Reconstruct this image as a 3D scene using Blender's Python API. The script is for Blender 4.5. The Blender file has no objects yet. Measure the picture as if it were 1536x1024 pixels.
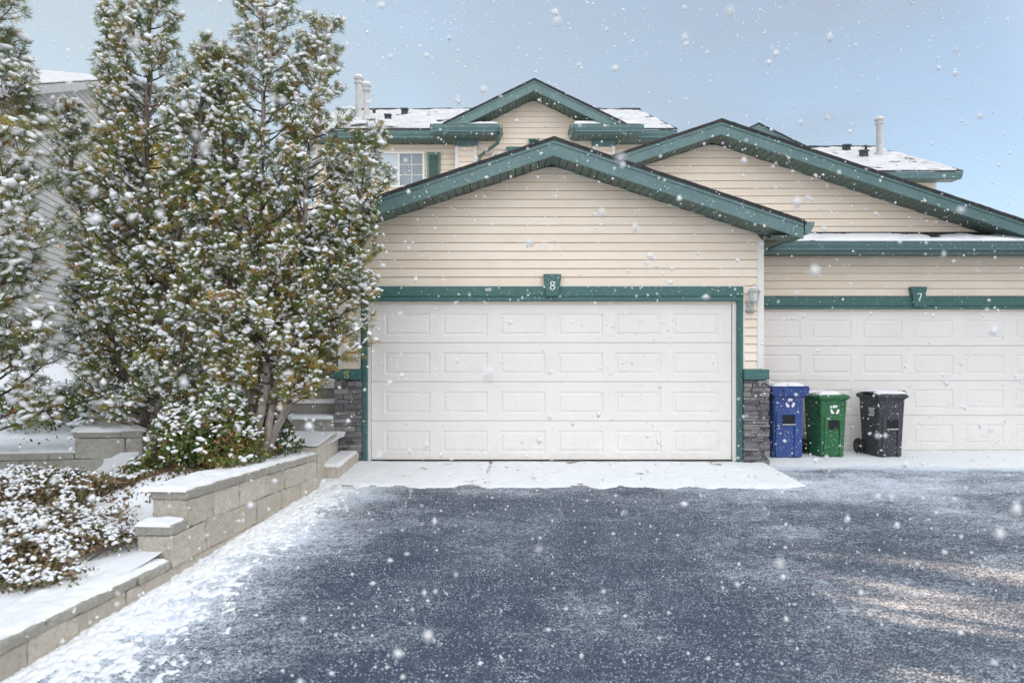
import bpy, math, random
import numpy as np
from math import radians as R, sin, cos, pi
from mathutils import Vector, Matrix
random.seed(7); RNG = np.random.default_rng(11)
sc = bpy.context.scene
COL = sc.collection
F = 1050.0; HC = 1.434          # focal length in photo pixels, eye height above the garage floor
def PX(px, Y): return (px-768.0)*Y/F
def PZ(py, Y): return HC + (530.0-py)*Y/F

# ------------------------------------------------------------------ noise
def _h(i, j, k, s):
    n = (i*374761393 + j*668265263 + k*2147483647 + s*974634777) & 0xFFFFFFFF
    n = ((n ^ (n >> 13))*1274126177) & 0xFFFFFFFF
    return ((n ^ (n >> 16)) & 0xFFFF)/65535.0
def vnoise(x, y, z=0.0, s=1):
    x = np.asarray(x, float); y = np.asarray(y, float); z = np.zeros_like(x)+z
    i = np.floor(x).astype(np.int64); j = np.floor(y).astype(np.int64); k = np.floor(z).astype(np.int64)
    f = x-i; g = y-j; h = z-k
    f = f*f*(3-2*f); g = g*g*(3-2*g); h = h*h*(3-2*h)
    def L(a, b, t): return a+(b-a)*t
    r = []
    for dk in (0, 1):
        r.append(L(L(_h(i, j, k+dk, s), _h(i+1, j, k+dk, s), f), L(_h(i, j+1, k+dk, s), _h(i+1, j+1, k+dk, s), f), g))
    return L(r[0], r[1], h)*2-1
def fbm(x, y, sc_=1.0, o=4, s=1):
    t = 0; a = 1.0; n = 0
    for q in range(o):
        t = t + a*vnoise(np.asarray(x)*sc_, np.asarray(y)*sc_, q*7.3, s+q); n += a; a *= .5; sc_ *= 2.03
    return t/n

# ------------------------------------------------------------------ mesh builder
class MB:
    def __init__(s): s.v = []; s.f = []; s.t = []
    def poly(s, pts, tint=.5):
        b = len(s.v); s.v += [tuple(p) for p in pts]; s.f.append(tuple(range(b, b+len(pts)))); s.t += [tint]*len(pts)
    def hexa(s, c, tint=.5):      # 8 corners: bottom ccw 0-3, top 4-7
        b = len(s.v); s.v += [tuple(p) for p in c]; s.t += [tint]*8
        for q in ((3,2,1,0),(4,5,6,7),(0,1,5,4),(1,2,6,5),(2,3,7,6),(3,0,4,7)): s.f.append(tuple(b+i for i in q))
    def box(s, x0, x1, y0, y1, z0, z1, tint=.5):
        s.hexa([(x0,y0,z0),(x1,y0,z0),(x1,y1,z0),(x0,y1,z0),(x0,y0,z1),(x1,y0,z1),(x1,y1,z1),(x0,y1,z1)], tint)
    def prism(s, prof, a, b, axis='x'):   # profile of 2D points swept between a and b along axis
        n = len(prof); k = len(s.v)
        for t in (a, b):
            for p in prof:
                s.v.append((t,p[0],p[1]) if axis=='x' else ((p[0],t,p[1]) if axis=='y' else (p[0],p[1],t)))
                s.t.append(.5)
        for i in range(n):
            j = (i+1) % n; s.f.append((k+i,k+j,k+n+j,k+n+i))
        s.f.append(tuple(range(k+n-1,k-1,-1))); s.f.append(tuple(range(k+n,k+2*n)))
    def tube(s, pts, rad, n=8, cap=True, tint=.5):
        pts = [Vector(p) for p in pts]
        if not hasattr(rad, '__len__'): rad = [rad]*len(pts)
        k0 = len(s.v); up = Vector((.31,.17,.93)).normalized(); prev = None
        for i, p in enumerate(pts):
            d = (pts[min(i+1,len(pts)-1)]-pts[max(i-1,0)])
            d = d.normalized() if d.length > 1e-9 else Vector((0,0,1))
            if prev is None:
                a = d.cross(up)
                if a.length < .1: a = d.cross(Vector((1,0,0)))
            else: a = prev - d*prev.dot(d)
            a.normalize(); prev = a; b = d.cross(a)
            for q in range(n):
                t = 2*pi*q/n; s.v.append(tuple(p+(a*cos(t)+b*sin(t))*rad[i])); s.t.append(tint)
        for i in range(len(pts)-1):
            for q in range(n):
                r = (q+1) % n; s.f.append((k0+i*n+q,k0+i*n+r,k0+(i+1)*n+r,k0+(i+1)*n+q))
        if cap:
            s.f.append(tuple(range(k0+n-1,k0-1,-1))); e = k0+(len(pts)-1)*n; s.f.append(tuple(range(e,e+n)))
    def lathe(s, prof, c=(0,0,0), n=20):  # profile of (r, z)
        k = len(s.v)
        for r, z in prof:
            for q in range(n):
                t = 2*pi*q/n; s.v.append((c[0]+r*cos(t), c[1]+r*sin(t), c[2]+z)); s.t.append(.5)
        for i in range(len(prof)-1):
            for q in range(n):
                r_ = (q+1) % n; s.f.append((k+i*n+q,k+i*n+r_,k+(i+1)*n+r_,k+(i+1)*n+q))
        s.f.append(tuple(range(k+n-1,k-1,-1))); e = k+(len(prof)-1)*n; s.f.append(tuple(range(e,e+n)))

def fast_mesh(name, V, Fc, tint=None, smooth=False):
    """V (n,3) array; Fc (m,k) array with one face size."""
    V = np.asarray(V, np.float32); Fc = np.asarray(Fc, np.int32); m, k = Fc.shape
    me = bpy.data.meshes.new(name)
    me.vertices.add(len(V)); me.vertices.foreach_set('co', V.ravel())
    me.loops.add(m*k); me.loops.foreach_set('vertex_index', Fc.ravel())
    me.polygons.add(m); me.polygons.foreach_set('loop_start', np.arange(0, m*k, k, dtype=np.int32))
    if smooth: me.polygons.foreach_set('use_smooth', np.ones(m, bool))
    me.update(calc_edges=True)
    if tint is not None:
        at = me.attributes.new('tint', 'FLOAT', 'POINT'); at.data.foreach_set('value', np.asarray(tint, np.float32))
    me.validate()
    return me

def link(name, me, mat, parent=None):
    o = bpy.data.objects.new(name, me); COL.objects.link(o)
    if mat is not None: me.materials.append(mat)
    if parent is not None:
        o.parent = parent
        if parent.type == 'EMPTY' and not parent.get('_local'):
            o.location = -parent.location
    return o
def roughen(o, strength=.012, size=.05, lv=4):
    m = o.modifiers.new('cut', 'SUBSURF'); m.subdivision_type = 'SIMPLE'; m.levels = m.render_levels = lv
    t = bpy.data.textures.get('split_face_%g' % size) or bpy.data.textures.new('split_face_%g' % size, 'CLOUDS'); t.noise_scale = size; t.noise_depth = 4
    m = o.modifiers.new('rough', 'DISPLACE'); m.texture = t; m.strength = strength; m.mid_level = .5; m.texture_coords = 'LOCAL'; return o
def add(name, mb, mat, parent=None, smooth=False, bevel=0.0, seg=2):
    me = bpy.data.meshes.new(name); me.from_pydata(mb.v, [], mb.f)
    at = me.attributes.new('tint', 'FLOAT', 'POINT'); at.data.foreach_set('value', np.array(mb.t, np.float32))
    if smooth: me.polygons.foreach_set('use_smooth', np.ones(len(me.polygons), bool))
    me.update()
    o = link(name, me, mat, parent)
    if bevel:
        m = o.modifiers.new('bevel', 'BEVEL'); m.width = bevel; m.segments = seg; m.limit_method = 'ANGLE'; m.angle_limit = R(35)
    return o
def thing(name, label, cat, loc=(0,0,0), rotz=0, group=None, local=False):
    o = bpy.data.objects.new(name, None); COL.objects.link(o); o.location = Vector(loc); o.rotation_euler = (0,0,rotz)
    o.empty_display_size = .2
    o['label'] = label; o['category'] = cat
    if group: o['group'] = group
    if local: LOCALS.append(o); o['_local'] = 1
    return o
LOCALS = []
def tag(o, label, cat, group=None):
    o['label'] = label; o['category'] = cat
    if group: o['group'] = group
    return o
def structure(o): o['kind'] = 'structure'; return o

# ------------------------------------------------------------------ materials
def new_mat(name):
    m = bpy.data.materials.new(name); m.use_nodes = True; nt = m.node_tree; b = nt.nodes['Principled BSDF']
    return m, nt, b
class N:
    def __init__(s, nt): s.nt = nt; s.co = nt.nodes.new('ShaderNodeTexCoord').outputs['Object']
    def mapping(s, scale, src=None):
        n = s.nt.nodes.new('ShaderNodeMapping'); n.inputs['Scale'].default_value = scale
        s.nt.links.new(src or s.co, n.inputs['Vector']); return n.outputs[0]
    def noise(s, scale, detail=4, rough=.55, vec=None):
        n = s.nt.nodes.new('ShaderNodeTexNoise'); n.inputs['Scale'].default_value = scale
        n.inputs['Detail'].default_value = detail; n.inputs['Roughness'].default_value = rough
        s.nt.links.new(vec or s.co, n.inputs['Vector']); return n.outputs['Fac']
    def vor(s, scale, vec=None, feature='F1', out='Distance', rand=1):
        n = s.nt.nodes.new('ShaderNodeTexVoronoi'); n.inputs['Scale'].default_value = scale; n.feature = feature
        n.inputs['Randomness'].default_value = rand
        s.nt.links.new(vec or s.co, n.inputs['Vector']); return n.outputs[out]
    def ramp(s, fac, stops):
        n = s.nt.nodes.new('ShaderNodeValToRGB'); e = n.color_ramp.elements
        while len(e) < len(stops): e.new(.5)
        for el, (p, c) in zip(e, stops):
            el.position = p; el.color = (c if hasattr(c, '__len__') else (c, c, c)) + (1,) if hasattr(c, '__len__') else (c, c, c, 1)
        s.nt.links.new(fac, n.inputs[0]); return n.outputs[0]
    def math(s, op, a, b=None, clamp=False):
        n = s.nt.nodes.new('ShaderNodeMath'); n.operation = op; n.use_clamp = clamp
        for i, q in enumerate((a, b)):
            if q is None: continue
            if isinstance(q, (int, float)): n.inputs[i].default_value = q
            else: s.nt.links.new(q, n.inputs[i])
        return n.outputs[0]
    def mix(s, fac, a, b, mode='MIX'):
        n = s.nt.nodes.new('ShaderNodeMix'); n.data_type = 'RGBA'; n.blend_type = mode
        for nm, q in (('Factor', fac), ('A', a), ('B', b)):
            sock = [i for i in n.inputs if i.name == nm and (i.type == 'VALUE' if nm == 'Factor' else i.type == 'RGBA')][0]
            if isinstance(q, (int, float)): sock.default_value = q
            elif isinstance(q, tuple): sock.default_value = q + (1,)
            else: s.nt.links.new(q, sock)
        return [o for o in n.outputs if o.type == 'RGBA'][0]
    def maprange(s, v, a, b, c=0, d=1):
        n = s.nt.nodes.new('ShaderNodeMapRange'); n.interpolation_type = 'SMOOTHSTEP'
        for i, q in enumerate((v, a, b, c, d)):
            if isinstance(q, (int, float)): n.inputs[i].default_value = q
            else: s.nt.links.new(q, n.inputs[i])
        return n.outputs[0]
    def attr(s, name):
        n = s.nt.nodes.new('ShaderNodeAttribute'); n.attribute_name = name; return n.outputs['Fac']
    def bump(s, h, strength, dist, bsdf):
        n = s.nt.nodes.new('ShaderNodeBump'); n.inputs['Strength'].default_value = strength; n.inputs['Distance'].default_value = dist
        s.nt.links.new(h, n.inputs['Height']); s.nt.links.new(n.outputs[0], bsdf.inputs['Normal'])
    def sep(s, src=None):
        n = s.nt.nodes.new('ShaderNodeSeparateXYZ'); s.nt.links.new(src or s.co, n.inputs[0]); return n.outputs
def painted(name, col, col2, rough=.5, scale=3, speck=None, bumps=.15, aniso=(1,1,1), grains=0):
    m, nt, b = new_mat(name); n = N(nt)
    v = n.mapping(aniso)
    f = n.noise(scale, 6, .65, v); c = n.ramp(f, [(.3, col), (.72, col2)])
    if speck is not None:
        g = n.noise(scale*9, 3, .6, v); g = n.ramp(g, [(.56, 0.), (.70, 1.)]); c = n.mix(n.math('MULTIPLY', g, .35), c, speck)
    if grains:
        g = n.vor(34); k = n.noise(6, 3); g = n.math('LESS_THAN', n.math('SUBTRACT', g, n.math('MULTIPLY', k, grains)), 0.0)
        c = n.mix(g, c, (.80,.83,.86))
    nt.links.new(c, b.inputs['Base Color']); b.inputs['Roughness'].default_value = rough
    n.bump(n.noise(90, 4), bumps, .004, b)
    return m
MAT = {}
MAT['teal'] = painted('teal_paint', (.08,.155,.16), (.12,.21,.215), .45, 3, (.22,.33,.335), .25, (1,1,1), .15)
MAT['teal_dark'] = painted('teal_board', (.034,.112,.108), (.058,.158,.152), .5, 4, (.15,.27,.26), .3, (1,1,4), .17)
MAT['shutter'] = painted('grey_green_shutter', (.10,.18,.155), (.14,.23,.20), .55, 5)
MAT['soffit'] = painted('green_soffit', (.075,.125,.105), (.11,.165,.145), .55, 5, (.16,.2,.18), .2)
MAT['white'] = painted('white_trim', (.74,.72,.69), (.81,.79,.76), .5, 4, None, .15)
def door_mat():
    m, nt, b = new_mat('door_enamel'); n = N(nt)
    c = n.ramp(n.noise(1.6, 6, .65), [(.3, (.78,.745,.725)), (.72, (.83,.795,.775))])
    z = n.sep()[2]; splash = n.math('MULTIPLY', n.maprange(z, .02, .55, 1., 0.), n.ramp(n.noise(13, 6, .75), [(.42, 0.), (.75, .55)]))
    c = n.mix(splash, c, (.60,.57,.53))
    st = n.noise(5, 5, .7, n.mapping((3,1,.18))); c = n.mix(n.ramp(st, [(.58, 0.), (.85, .25)]), c, (.68,.65,.62))
    nt.links.new(c, b.inputs['Base Color']); b.inputs['Roughness'].default_value = .45
    n.bump(n.noise(60, 6, .8, n.mapping((.16,1,1.6))), .55, .004, b); return m
MAT['door'] = door_mat() or painted('door_enamel', (.74,.71,.68), (.80,.77,.74), .42, 1.6, (.84,.82,.79), .35)
MAT['lampmetal'] = painted('weathered_lamp_metal', (.38,.37,.36), (.58,.57,.55), .5, 22)
MAT['rubber'] = painted('black_rubber', (.012,.012,.013), (.03,.03,.03), .7, 8)
MAT['black_metal'] = painted('black_vent_metal', (.015,.018,.022), (.04,.045,.05), .45, 8)
MAT['flue'] = painted('galvanised_flue', (.36,.36,.36), (.50,.49,.48), .4, 6, (.8,.8,.82))
MAT['numwhite'] = painted('white_numeral', (.75,.8,.76), (.82,.84,.8), .5, 8)
MAT['numgold'] = painted('brass_numeral', (.42,.42,.16), (.58,.56,.22), .4, 8)

def siding_mat():
    m, nt, b = new_mat('vinyl_siding'); n = N(nt)
    t = n.attr('tint')
    c = n.ramp(t, [(0, (.84,.725,.60)), (1, (.89,.79,.68))])
    f = n.noise(1.7, 6, .65, n.mapping((1,1,2.5)))
    c = n.mix(n.ramp(f, [(.42, 0.), (.75, .55)]), c, (.76,.62,.48))
    g = n.noise(24, 3, .6, n.mapping((.25,1,2)))
    c = n.mix(n.ramp(g, [(.5, 0.), (.8, .3)]), c, (.80,.75,.70))
    nt.links.new(c, b.inputs['Base Color']); b.inputs['Roughness'].default_value = .5
    n.bump(n.noise(45, 5, .7, n.mapping((.12,1,3))), .3, .004, b)
    return m
MAT['siding'] = siding_mat()
MAT['siding_grey'] = painted('pale_grey_siding', (.42,.415,.40), (.50,.49,.47), .55, 2, None, .2)
MAT['gap_shade'] = painted('brown_gap_shade', (.20,.155,.115), (.26,.20,.15), .9, 5)  # wall core painted dark brown to stand in for shadow between boards
def snow_mat(name, col=(.86,.88,.92), grime=None, an=(1,1,1)):
    m, nt, b = new_mat(name); n = N(nt)
    f = n.noise(9, 5, .6); c = n.ramp(f, [(.3, tuple(q*.93 for q in col)), (.7, col)])
    if grime:
        g = n.noise(grime[0], 5, .75, n.mapping(an)); c = n.mix(n.ramp(g, [(grime[1], 0.), (grime[1]+.12, 1.)]), c, grime[2])
    nt.links.new(c, b.inputs['Base Color']); b.inputs['Roughness'].default_value = .75
    b.inputs['Subsurface Weight'].default_value = 0
    h = n.math('ADD', n.noise(38, 6, .7), n.math('MULTIPLY', n.noise(160, 2), .4))
    n.bump(h, .6, .012, b)
    return m
MAT['snow'] = snow_mat('fresh_snow')
MAT['snow_ground'] = snow_mat('ground_snow', (.84,.86,.91), (26, .63, (.16,.13,.12)))
MAT['snow_roof'] = snow_mat('roof_snow', (.70,.70,.73), (9, .49, (.42,.38,.35)), (.3,1.8,1))

def asphalt_mat():
    m, nt, b = new_mat('asphalt_dusted'); n = N(nt)
    xyz = n.sep(); X = xyz[0]; Y = xyz[1]
    agg = n.vor(150); base = n.ramp(agg, [(.1, (.065,.095,.145)), (.55, (.018,.035,.072))])
    patch = n.noise(1.1, 5, .6)
    base = n.mix(n.ramp(patch, [(.45, 0.), (.7, .6)]), base, (.045,.070,.115))
    # dusting of snow grains caught in the texture of the asphalt, thicker in drifts
    big = n.noise(.75, 6, .68, n.mapping((1,.8,1)))
    streak = n.noise(1.9, 5, .7, n.mapping((.55,1.7,1)))
    amt = n.math('ADD', n.math('MULTIPLY', n.ramp(big, [(.36, 0.), (.66, 1.)]), .40), n.math('MULTIPLY', n.ramp(streak, [(.40, 0.), (.76, 1.)]), .28))
    # drift by the wall (a fact of where snow lies): X runs away from the wall
    wl = n.math('ADD', X, n.math('MULTIPLY', Y, -.11))       # X minus wall drift line
    near = n.maprange(wl, -3.0, -1.55, 1.0, 0.0)
    amt = n.math('ADD', amt, n.math('MULTIPLY', near, .72))
    strip = n.maprange(Y, 7.0, 7.95, 0., .22); amt = n.math('ADD', amt, strip)
    top = n.math('MULTIPLY', n.maprange(Y, 8.75, 9.25, 0., 1.), .6)
    amt = n.math('ADD', amt, top)
    gr = n.noise(78, 5, .82, n.mapping((.9,1.15,1)))
    gr2 = n.noise(21, 4, .75, n.mapping((.8,1.5,1)))
    g = n.math('ADD', n.math('MULTIPLY', gr, .72), n.math('MULTIPLY', gr2, .28))
    amt = n.math('ADD', amt, n.maprange(X, 1.0, 3.2, 0., .20))  # more frost on the right, painted in to brighten the sun streaks
    th = n.math('SUBTRACT', .582, n.math('MULTIPLY', amt, .235))
    fac = n.maprange(g, th, n.math('ADD', th, .12))
    dots = n.math('MULTIPLY', n.math('LESS_THAN', n.math('SUBTRACT', n.vor(42), n.math('MULTIPLY', n.noise(4, 4, .7), .62)), -.10), .8)
    dots2 = n.math('MULTIPLY', n.math('LESS_THAN', n.math('SUBTRACT', n.vor(85), n.math('MULTIPLY', n.noise(2.5, 4, .7), .62)), -.09), .7)
    fac = n.math('MAXIMUM', fac, n.math('MAXIMUM', dots, dots2))
    c = n.mix(fac, base, (.70,.77,.88))
    nt.links.new(c, b.inputs['Base Color'])
    nt.links.new(n.math('ADD', n.math('MULTIPLY', fac, .2), .62), b.inputs['Roughness'])
    h = n.math('ADD', n.math('MULTIPLY', fac, 1.2), n.math('MULTIPLY', agg, .8)); n.bump(h, .8, .006, b)
    return m
MAT['asphalt'] = asphalt_mat()
def concrete_mat(name, a, b_, dark):
    m, nt, b = new_mat(name); n = N(nt)
    t = n.attr('tint'); f = n.noise(7, 7, .72); c = n.ramp(f, [(.3, a), (.7, b_)])
    c = n.mix(n.math('MULTIPLY', t, .30), c, dark)
    p = n.noise(36, 5, .85); c = n.mix(n.ramp(p, [(.53, 0.), (.66, .8)]), c, dark)
    w = n.noise(95, 2, .6); c = n.mix(n.ramp(w, [(.62, 0.), (.72, .5)]), c, (.74,.72,.68))
    nt.links.new(c, b.inputs['Base Color']); b.inputs['Roughness'].default_value = .9
    n.bump(n.math('ADD', n.noise(16, 6, .75), n.math('MULTIPLY', p, .7)), 1.0, .035, b)
    return m
MAT['block'] = concrete_mat('split_face_block', (.66,.60,.51), (.84,.775,.67), (.35,.31,.26))
MAT['cap'] = concrete_mat('weathered_cap', (.46,.435,.385), (.62,.59,.53), (.22,.205,.185))
MAT['step'] = concrete_mat('step_concrete', (.42,.40,.36), (.56,.53,.48), (.18,.175,.16))
def stone_mat():
    m, nt, b = new_mat('ledge_stone'); n = N(nt)
    t = n.attr('tint'); c = n.ramp(t, [(0, (.06,.06,.07)), (.35, (.14,.135,.15)), (.6, (.23,.22,.23)), (.85, (.33,.305,.29)), (1, (.11,.12,.15))])
    f = n.noise(22, 6, .75); c = n.mix(n.ramp(f, [(.35, 0.), (.75, .6)]), c, (.26,.25,.25))
    nt.links.new(c, b.inputs['Base Color']); b.inputs['Roughness'].default_value = .85
    n.bump(n.math('ADD', f, n.noise(70, 3)), .9, .015, b); return m
MAT['stone'] = stone_mat()
def shingle_mat():
    m, nt, b = new_mat('shingle'); n = N(nt)
    f = n.noise(30, 5, .7); c = n.ramp(f, [(.3, (.028,.03,.036)), (.75, (.09,.085,.085))])
    nt.links.new(c, b.inputs['Base Color']); b.inputs['Roughness'].default_value = .95; n.bump(f, .8, .01, b); return m
MAT['shingle'] = shingle_mat()
def foliage_mat(name, stops, trans=.25, spec=.3):
    m, nt, b = new_mat(name); n = N(nt)
    c = n.ramp(n.attr('tint'), stops); f = n.noise(3, 3); c = n.mix(n.ramp(f, [(.3, 0.), (.8, .35)]), c, (.17,.20,.05))
    nt.links.new(c, b.inputs['Base Color']); b.inputs['Roughness'].default_value = .55; b.inputs['Specular IOR Level'].default_value = spec
    tr = nt.nodes.new('ShaderNodeBsdfTranslucent'); nt.links.new(c, tr.inputs[0])
    mx = nt.nodes.new('ShaderNodeMixShader'); mx.inputs[0].default_value = trans
    out = nt.nodes['Material Output']; nt.links.new(b.outputs[0], mx.inputs[1]); nt.links.new(tr.outputs[0], mx.inputs[2]); nt.links.new(mx.outputs[0], out.inputs[0])
    return m
MAT['needles'] = foliage_mat('pine_needles', [(0, (.07,.125,.04)), (.34, (.15,.215,.07)), (.58, (.32,.32,.085)), (.80, (.62,.43,.11)), (1, (.52,.21,.07))])
MAT['leaves'] = foliage_mat('shrub_leaves', [(0, (.06,.11,.04)), (.5, (.13,.20,.06)), (.75, (.28,.30,.08)), (.9, (.36,.19,.10)), (1, (.30,.12,.07))])
MAT['russet'] = foliage_mat('russet_leaves', [(0, (.05,.06,.03)), (.35, (.19,.18,.09)), (.6, (.34,.21,.16)), (.85, (.42,.33,.18)), (1, (.46,.30,.24))])
MAT['gold'] = foliage_mat('golden_leaves', [(0, (.45,.38,.08)), (.5, (.62,.50,.12)), (.8, (.60,.32,.10)), (1, (.48,.22,.08))], .4)
MAT['litter'] = foliage_mat('dead_leaves', [(0, (.05,.035,.03)), (.6, (.13,.075,.05)), (1, (.24,.12,.07))], .1)
MAT['evergreen'] = foliage_mat('dark_evergreen', [(0, (.03,.06,.03)), (1, (.07,.11,.05))], .05)
def bark_mat(name, a, b_):
    m, nt, b = new_mat(name); n = N(nt); f = n.noise(26, 6, .75, n.mapping((1,1,.35))); c = n.ramp(f, [(.35, a), (.68, b_)])
    nt.links.new(c, b.inputs['Base Color']); b.inputs['Roughness'].default_value = .9; n.bump(f, .9, .02, b); return m
MAT['bark'] = bark_mat('pine_bark', (.10,.08,.065), (.27,.225,.185))
MAT['bark_pale'] = bark_mat('pale_bark', (.20,.17,.15), (.42,.37,.33))
MAT['twig'] = bark_mat('twig', (.045,.035,.03), (.13,.09,.07))
def glass_mat(name, col, rough=.06):
    m, nt, b = new_mat(name); n = N(nt); f = n.noise(2.2, 3); c = n.ramp(f, [(.35, col), (.65, tuple(q*1.25 for q in col))])
    nt.links.new(c, b.inputs['Base Color']); b.inputs['Roughness'].default_value = rough; b.inputs['Specular IOR Level'].default_value = .8; return m
MAT['glass'] = glass_mat('window_glass', (.16,.20,.24))
MAT['glass_pale'] = glass_mat('curtained_glass', (.42,.50,.56))
MAT['lampglass'] = glass_mat('lamp_glass', (.55,.56,.56), .15)
def plastic(name, col, hi):
    m = painted(name, col, hi, .5, 5, tuple(min(1, q*1.6+.06) for q in col), .35, (1,1,.4), .26); return m
MAT['blue'] = plastic('blue_plastic', (.022,.055,.21), (.035,.08,.29))
MAT['green'] = plastic('green_plastic', (.012,.105,.035), (.022,.15,.055))
MAT['grey'] = plastic('charcoal_plastic', (.028,.032,.040), (.052,.056,.068))
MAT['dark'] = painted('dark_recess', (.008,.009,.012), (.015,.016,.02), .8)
MAT['decal'] = painted('white_decal', (.78,.80,.80), (.85,.85,.86), .5, 9)
def flake_mat():
    m, nt, b = new_mat('snow_flake'); n = N(nt)
    b.inputs['Roughness'].default_value = 1.0; b.inputs['Specular IOR Level'].default_value = 0.0
    c = n.ramp(n.noise(3, 2), [(.3, (.92,.93,.95)), (.7, (.97,.97,.97))]); nt.links.new(c, b.inputs['Base Color'])
    tr = nt.nodes.new('ShaderNodeBsdfTranslucent'); tr.inputs[0].default_value = (.95,.95,.96,1)
    mx = nt.nodes.new('ShaderNodeMixShader'); mx.inputs[0].default_value = .18
    out = nt.nodes['Material Output']; nt.links.new(b.outputs[0], mx.inputs[1]); nt.links.new(tr.outputs[0], mx.inputs[2])
    tp = nt.nodes.new('ShaderNodeBsdfTransparent'); m2 = nt.nodes.new('ShaderNodeMixShader'); m2.inputs[0].default_value = .12
    nt.links.new(mx.outputs[0], m2.inputs[1]); nt.links.new(tp.outputs[0], m2.inputs[2]); nt.links.new(m2.outputs[0], out.inputs[0])
    return m
MAT['flake'] = flake_mat()

# ------------------------------------------------------------------ construction helpers
GAP = .006
def siding(mb, Y, z0, z1, xl, xr, h=.1143, seed=0, O=None, U=None, Nn=None):
    """lapped boards on a wall facing -Y (or a general frame O,U,Nn)."""
    rnd = random.Random(seed)
    O = Vector(O) if O is not None else Vector((0, Y, 0)); U = Vector(U) if U is not None else Vector((1,0,0)); Nn = Vector(Nn) if Nn is not None else Vector((0,-1,0))
    def P(x, z, off): return O + U*x + Vector((0,0,z)) + Nn*off
    z = z0
    while z < z1-1e-4:
        zt = min(z+h, z1)
        a0, b0, a1, b1 = xl(z), xr(z), xl(zt), xr(zt)
        if b0-a0 < .01: break
        if a1 > b1: a1 = b1 = (a1+b1)/2
        k = (zt-z)/h; out = .016
        cuts = [0.0]
        if b0-a0 > 2.4:
            x = rnd.uniform(.6, 3.4)
            while x < b0-a0-.4: cuts.append(x/(b0-a0)); x += rnd.uniform(2.6, 3.8)
        cuts.append(1.0)
        for c, d in zip(cuts[:-1], cuts[1:]):
            o = out + rnd.uniform(0, .0022); t = rnd.random()
            p0 = a0+(b0-a0)*c; p1 = a0+(b0-a0)*d
            q0 = min(max(p0, a1), b1) if c > 0 else a1; q1 = min(max(p1, a1), b1) if d < 1 else b1
            zq = zt-GAP if k > .5 else zt
            mb.poly([P(p0,z,o),P(p1,z,o),P(q1,zq,.001+o*(1-k)),P(q0,zq,.001+o*(1-k))], t)
            mb.poly([P(p0,z,-.009),P(p1,z,-.009),P(p1,z,o),P(p0,z,o)], t)
            if c > 0: mb.poly([P(p0,z,o),P(q0,zt,.001),P(p0,z,0)], t)
        z = zt
def slats(mb, P0, U, V, L, w=.1, g=.009, d=.012, up=(0,0,1)):
    """V-grooved soffit panel: profile along U (length L), swept by V."""
    P0 = Vector(P0); U = Vector(U).normalized(); V = Vector(V); up = Vector(up); x = 0
    while x < L-1e-4:
        e = min(x+w-g, L)
        a = P0+U*x; b = P0+U*e
        mb.poly([a, a+V, b+V, b])
        if e+g <= L:
            c = P0+U*(e+g); m = P0+U*(e+g/2)+up*d
            mb.poly([b, b+V, m+V, m]); mb.poly([m, m+V, c+V, c])
        x = e+g if e+g <= L else L
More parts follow.
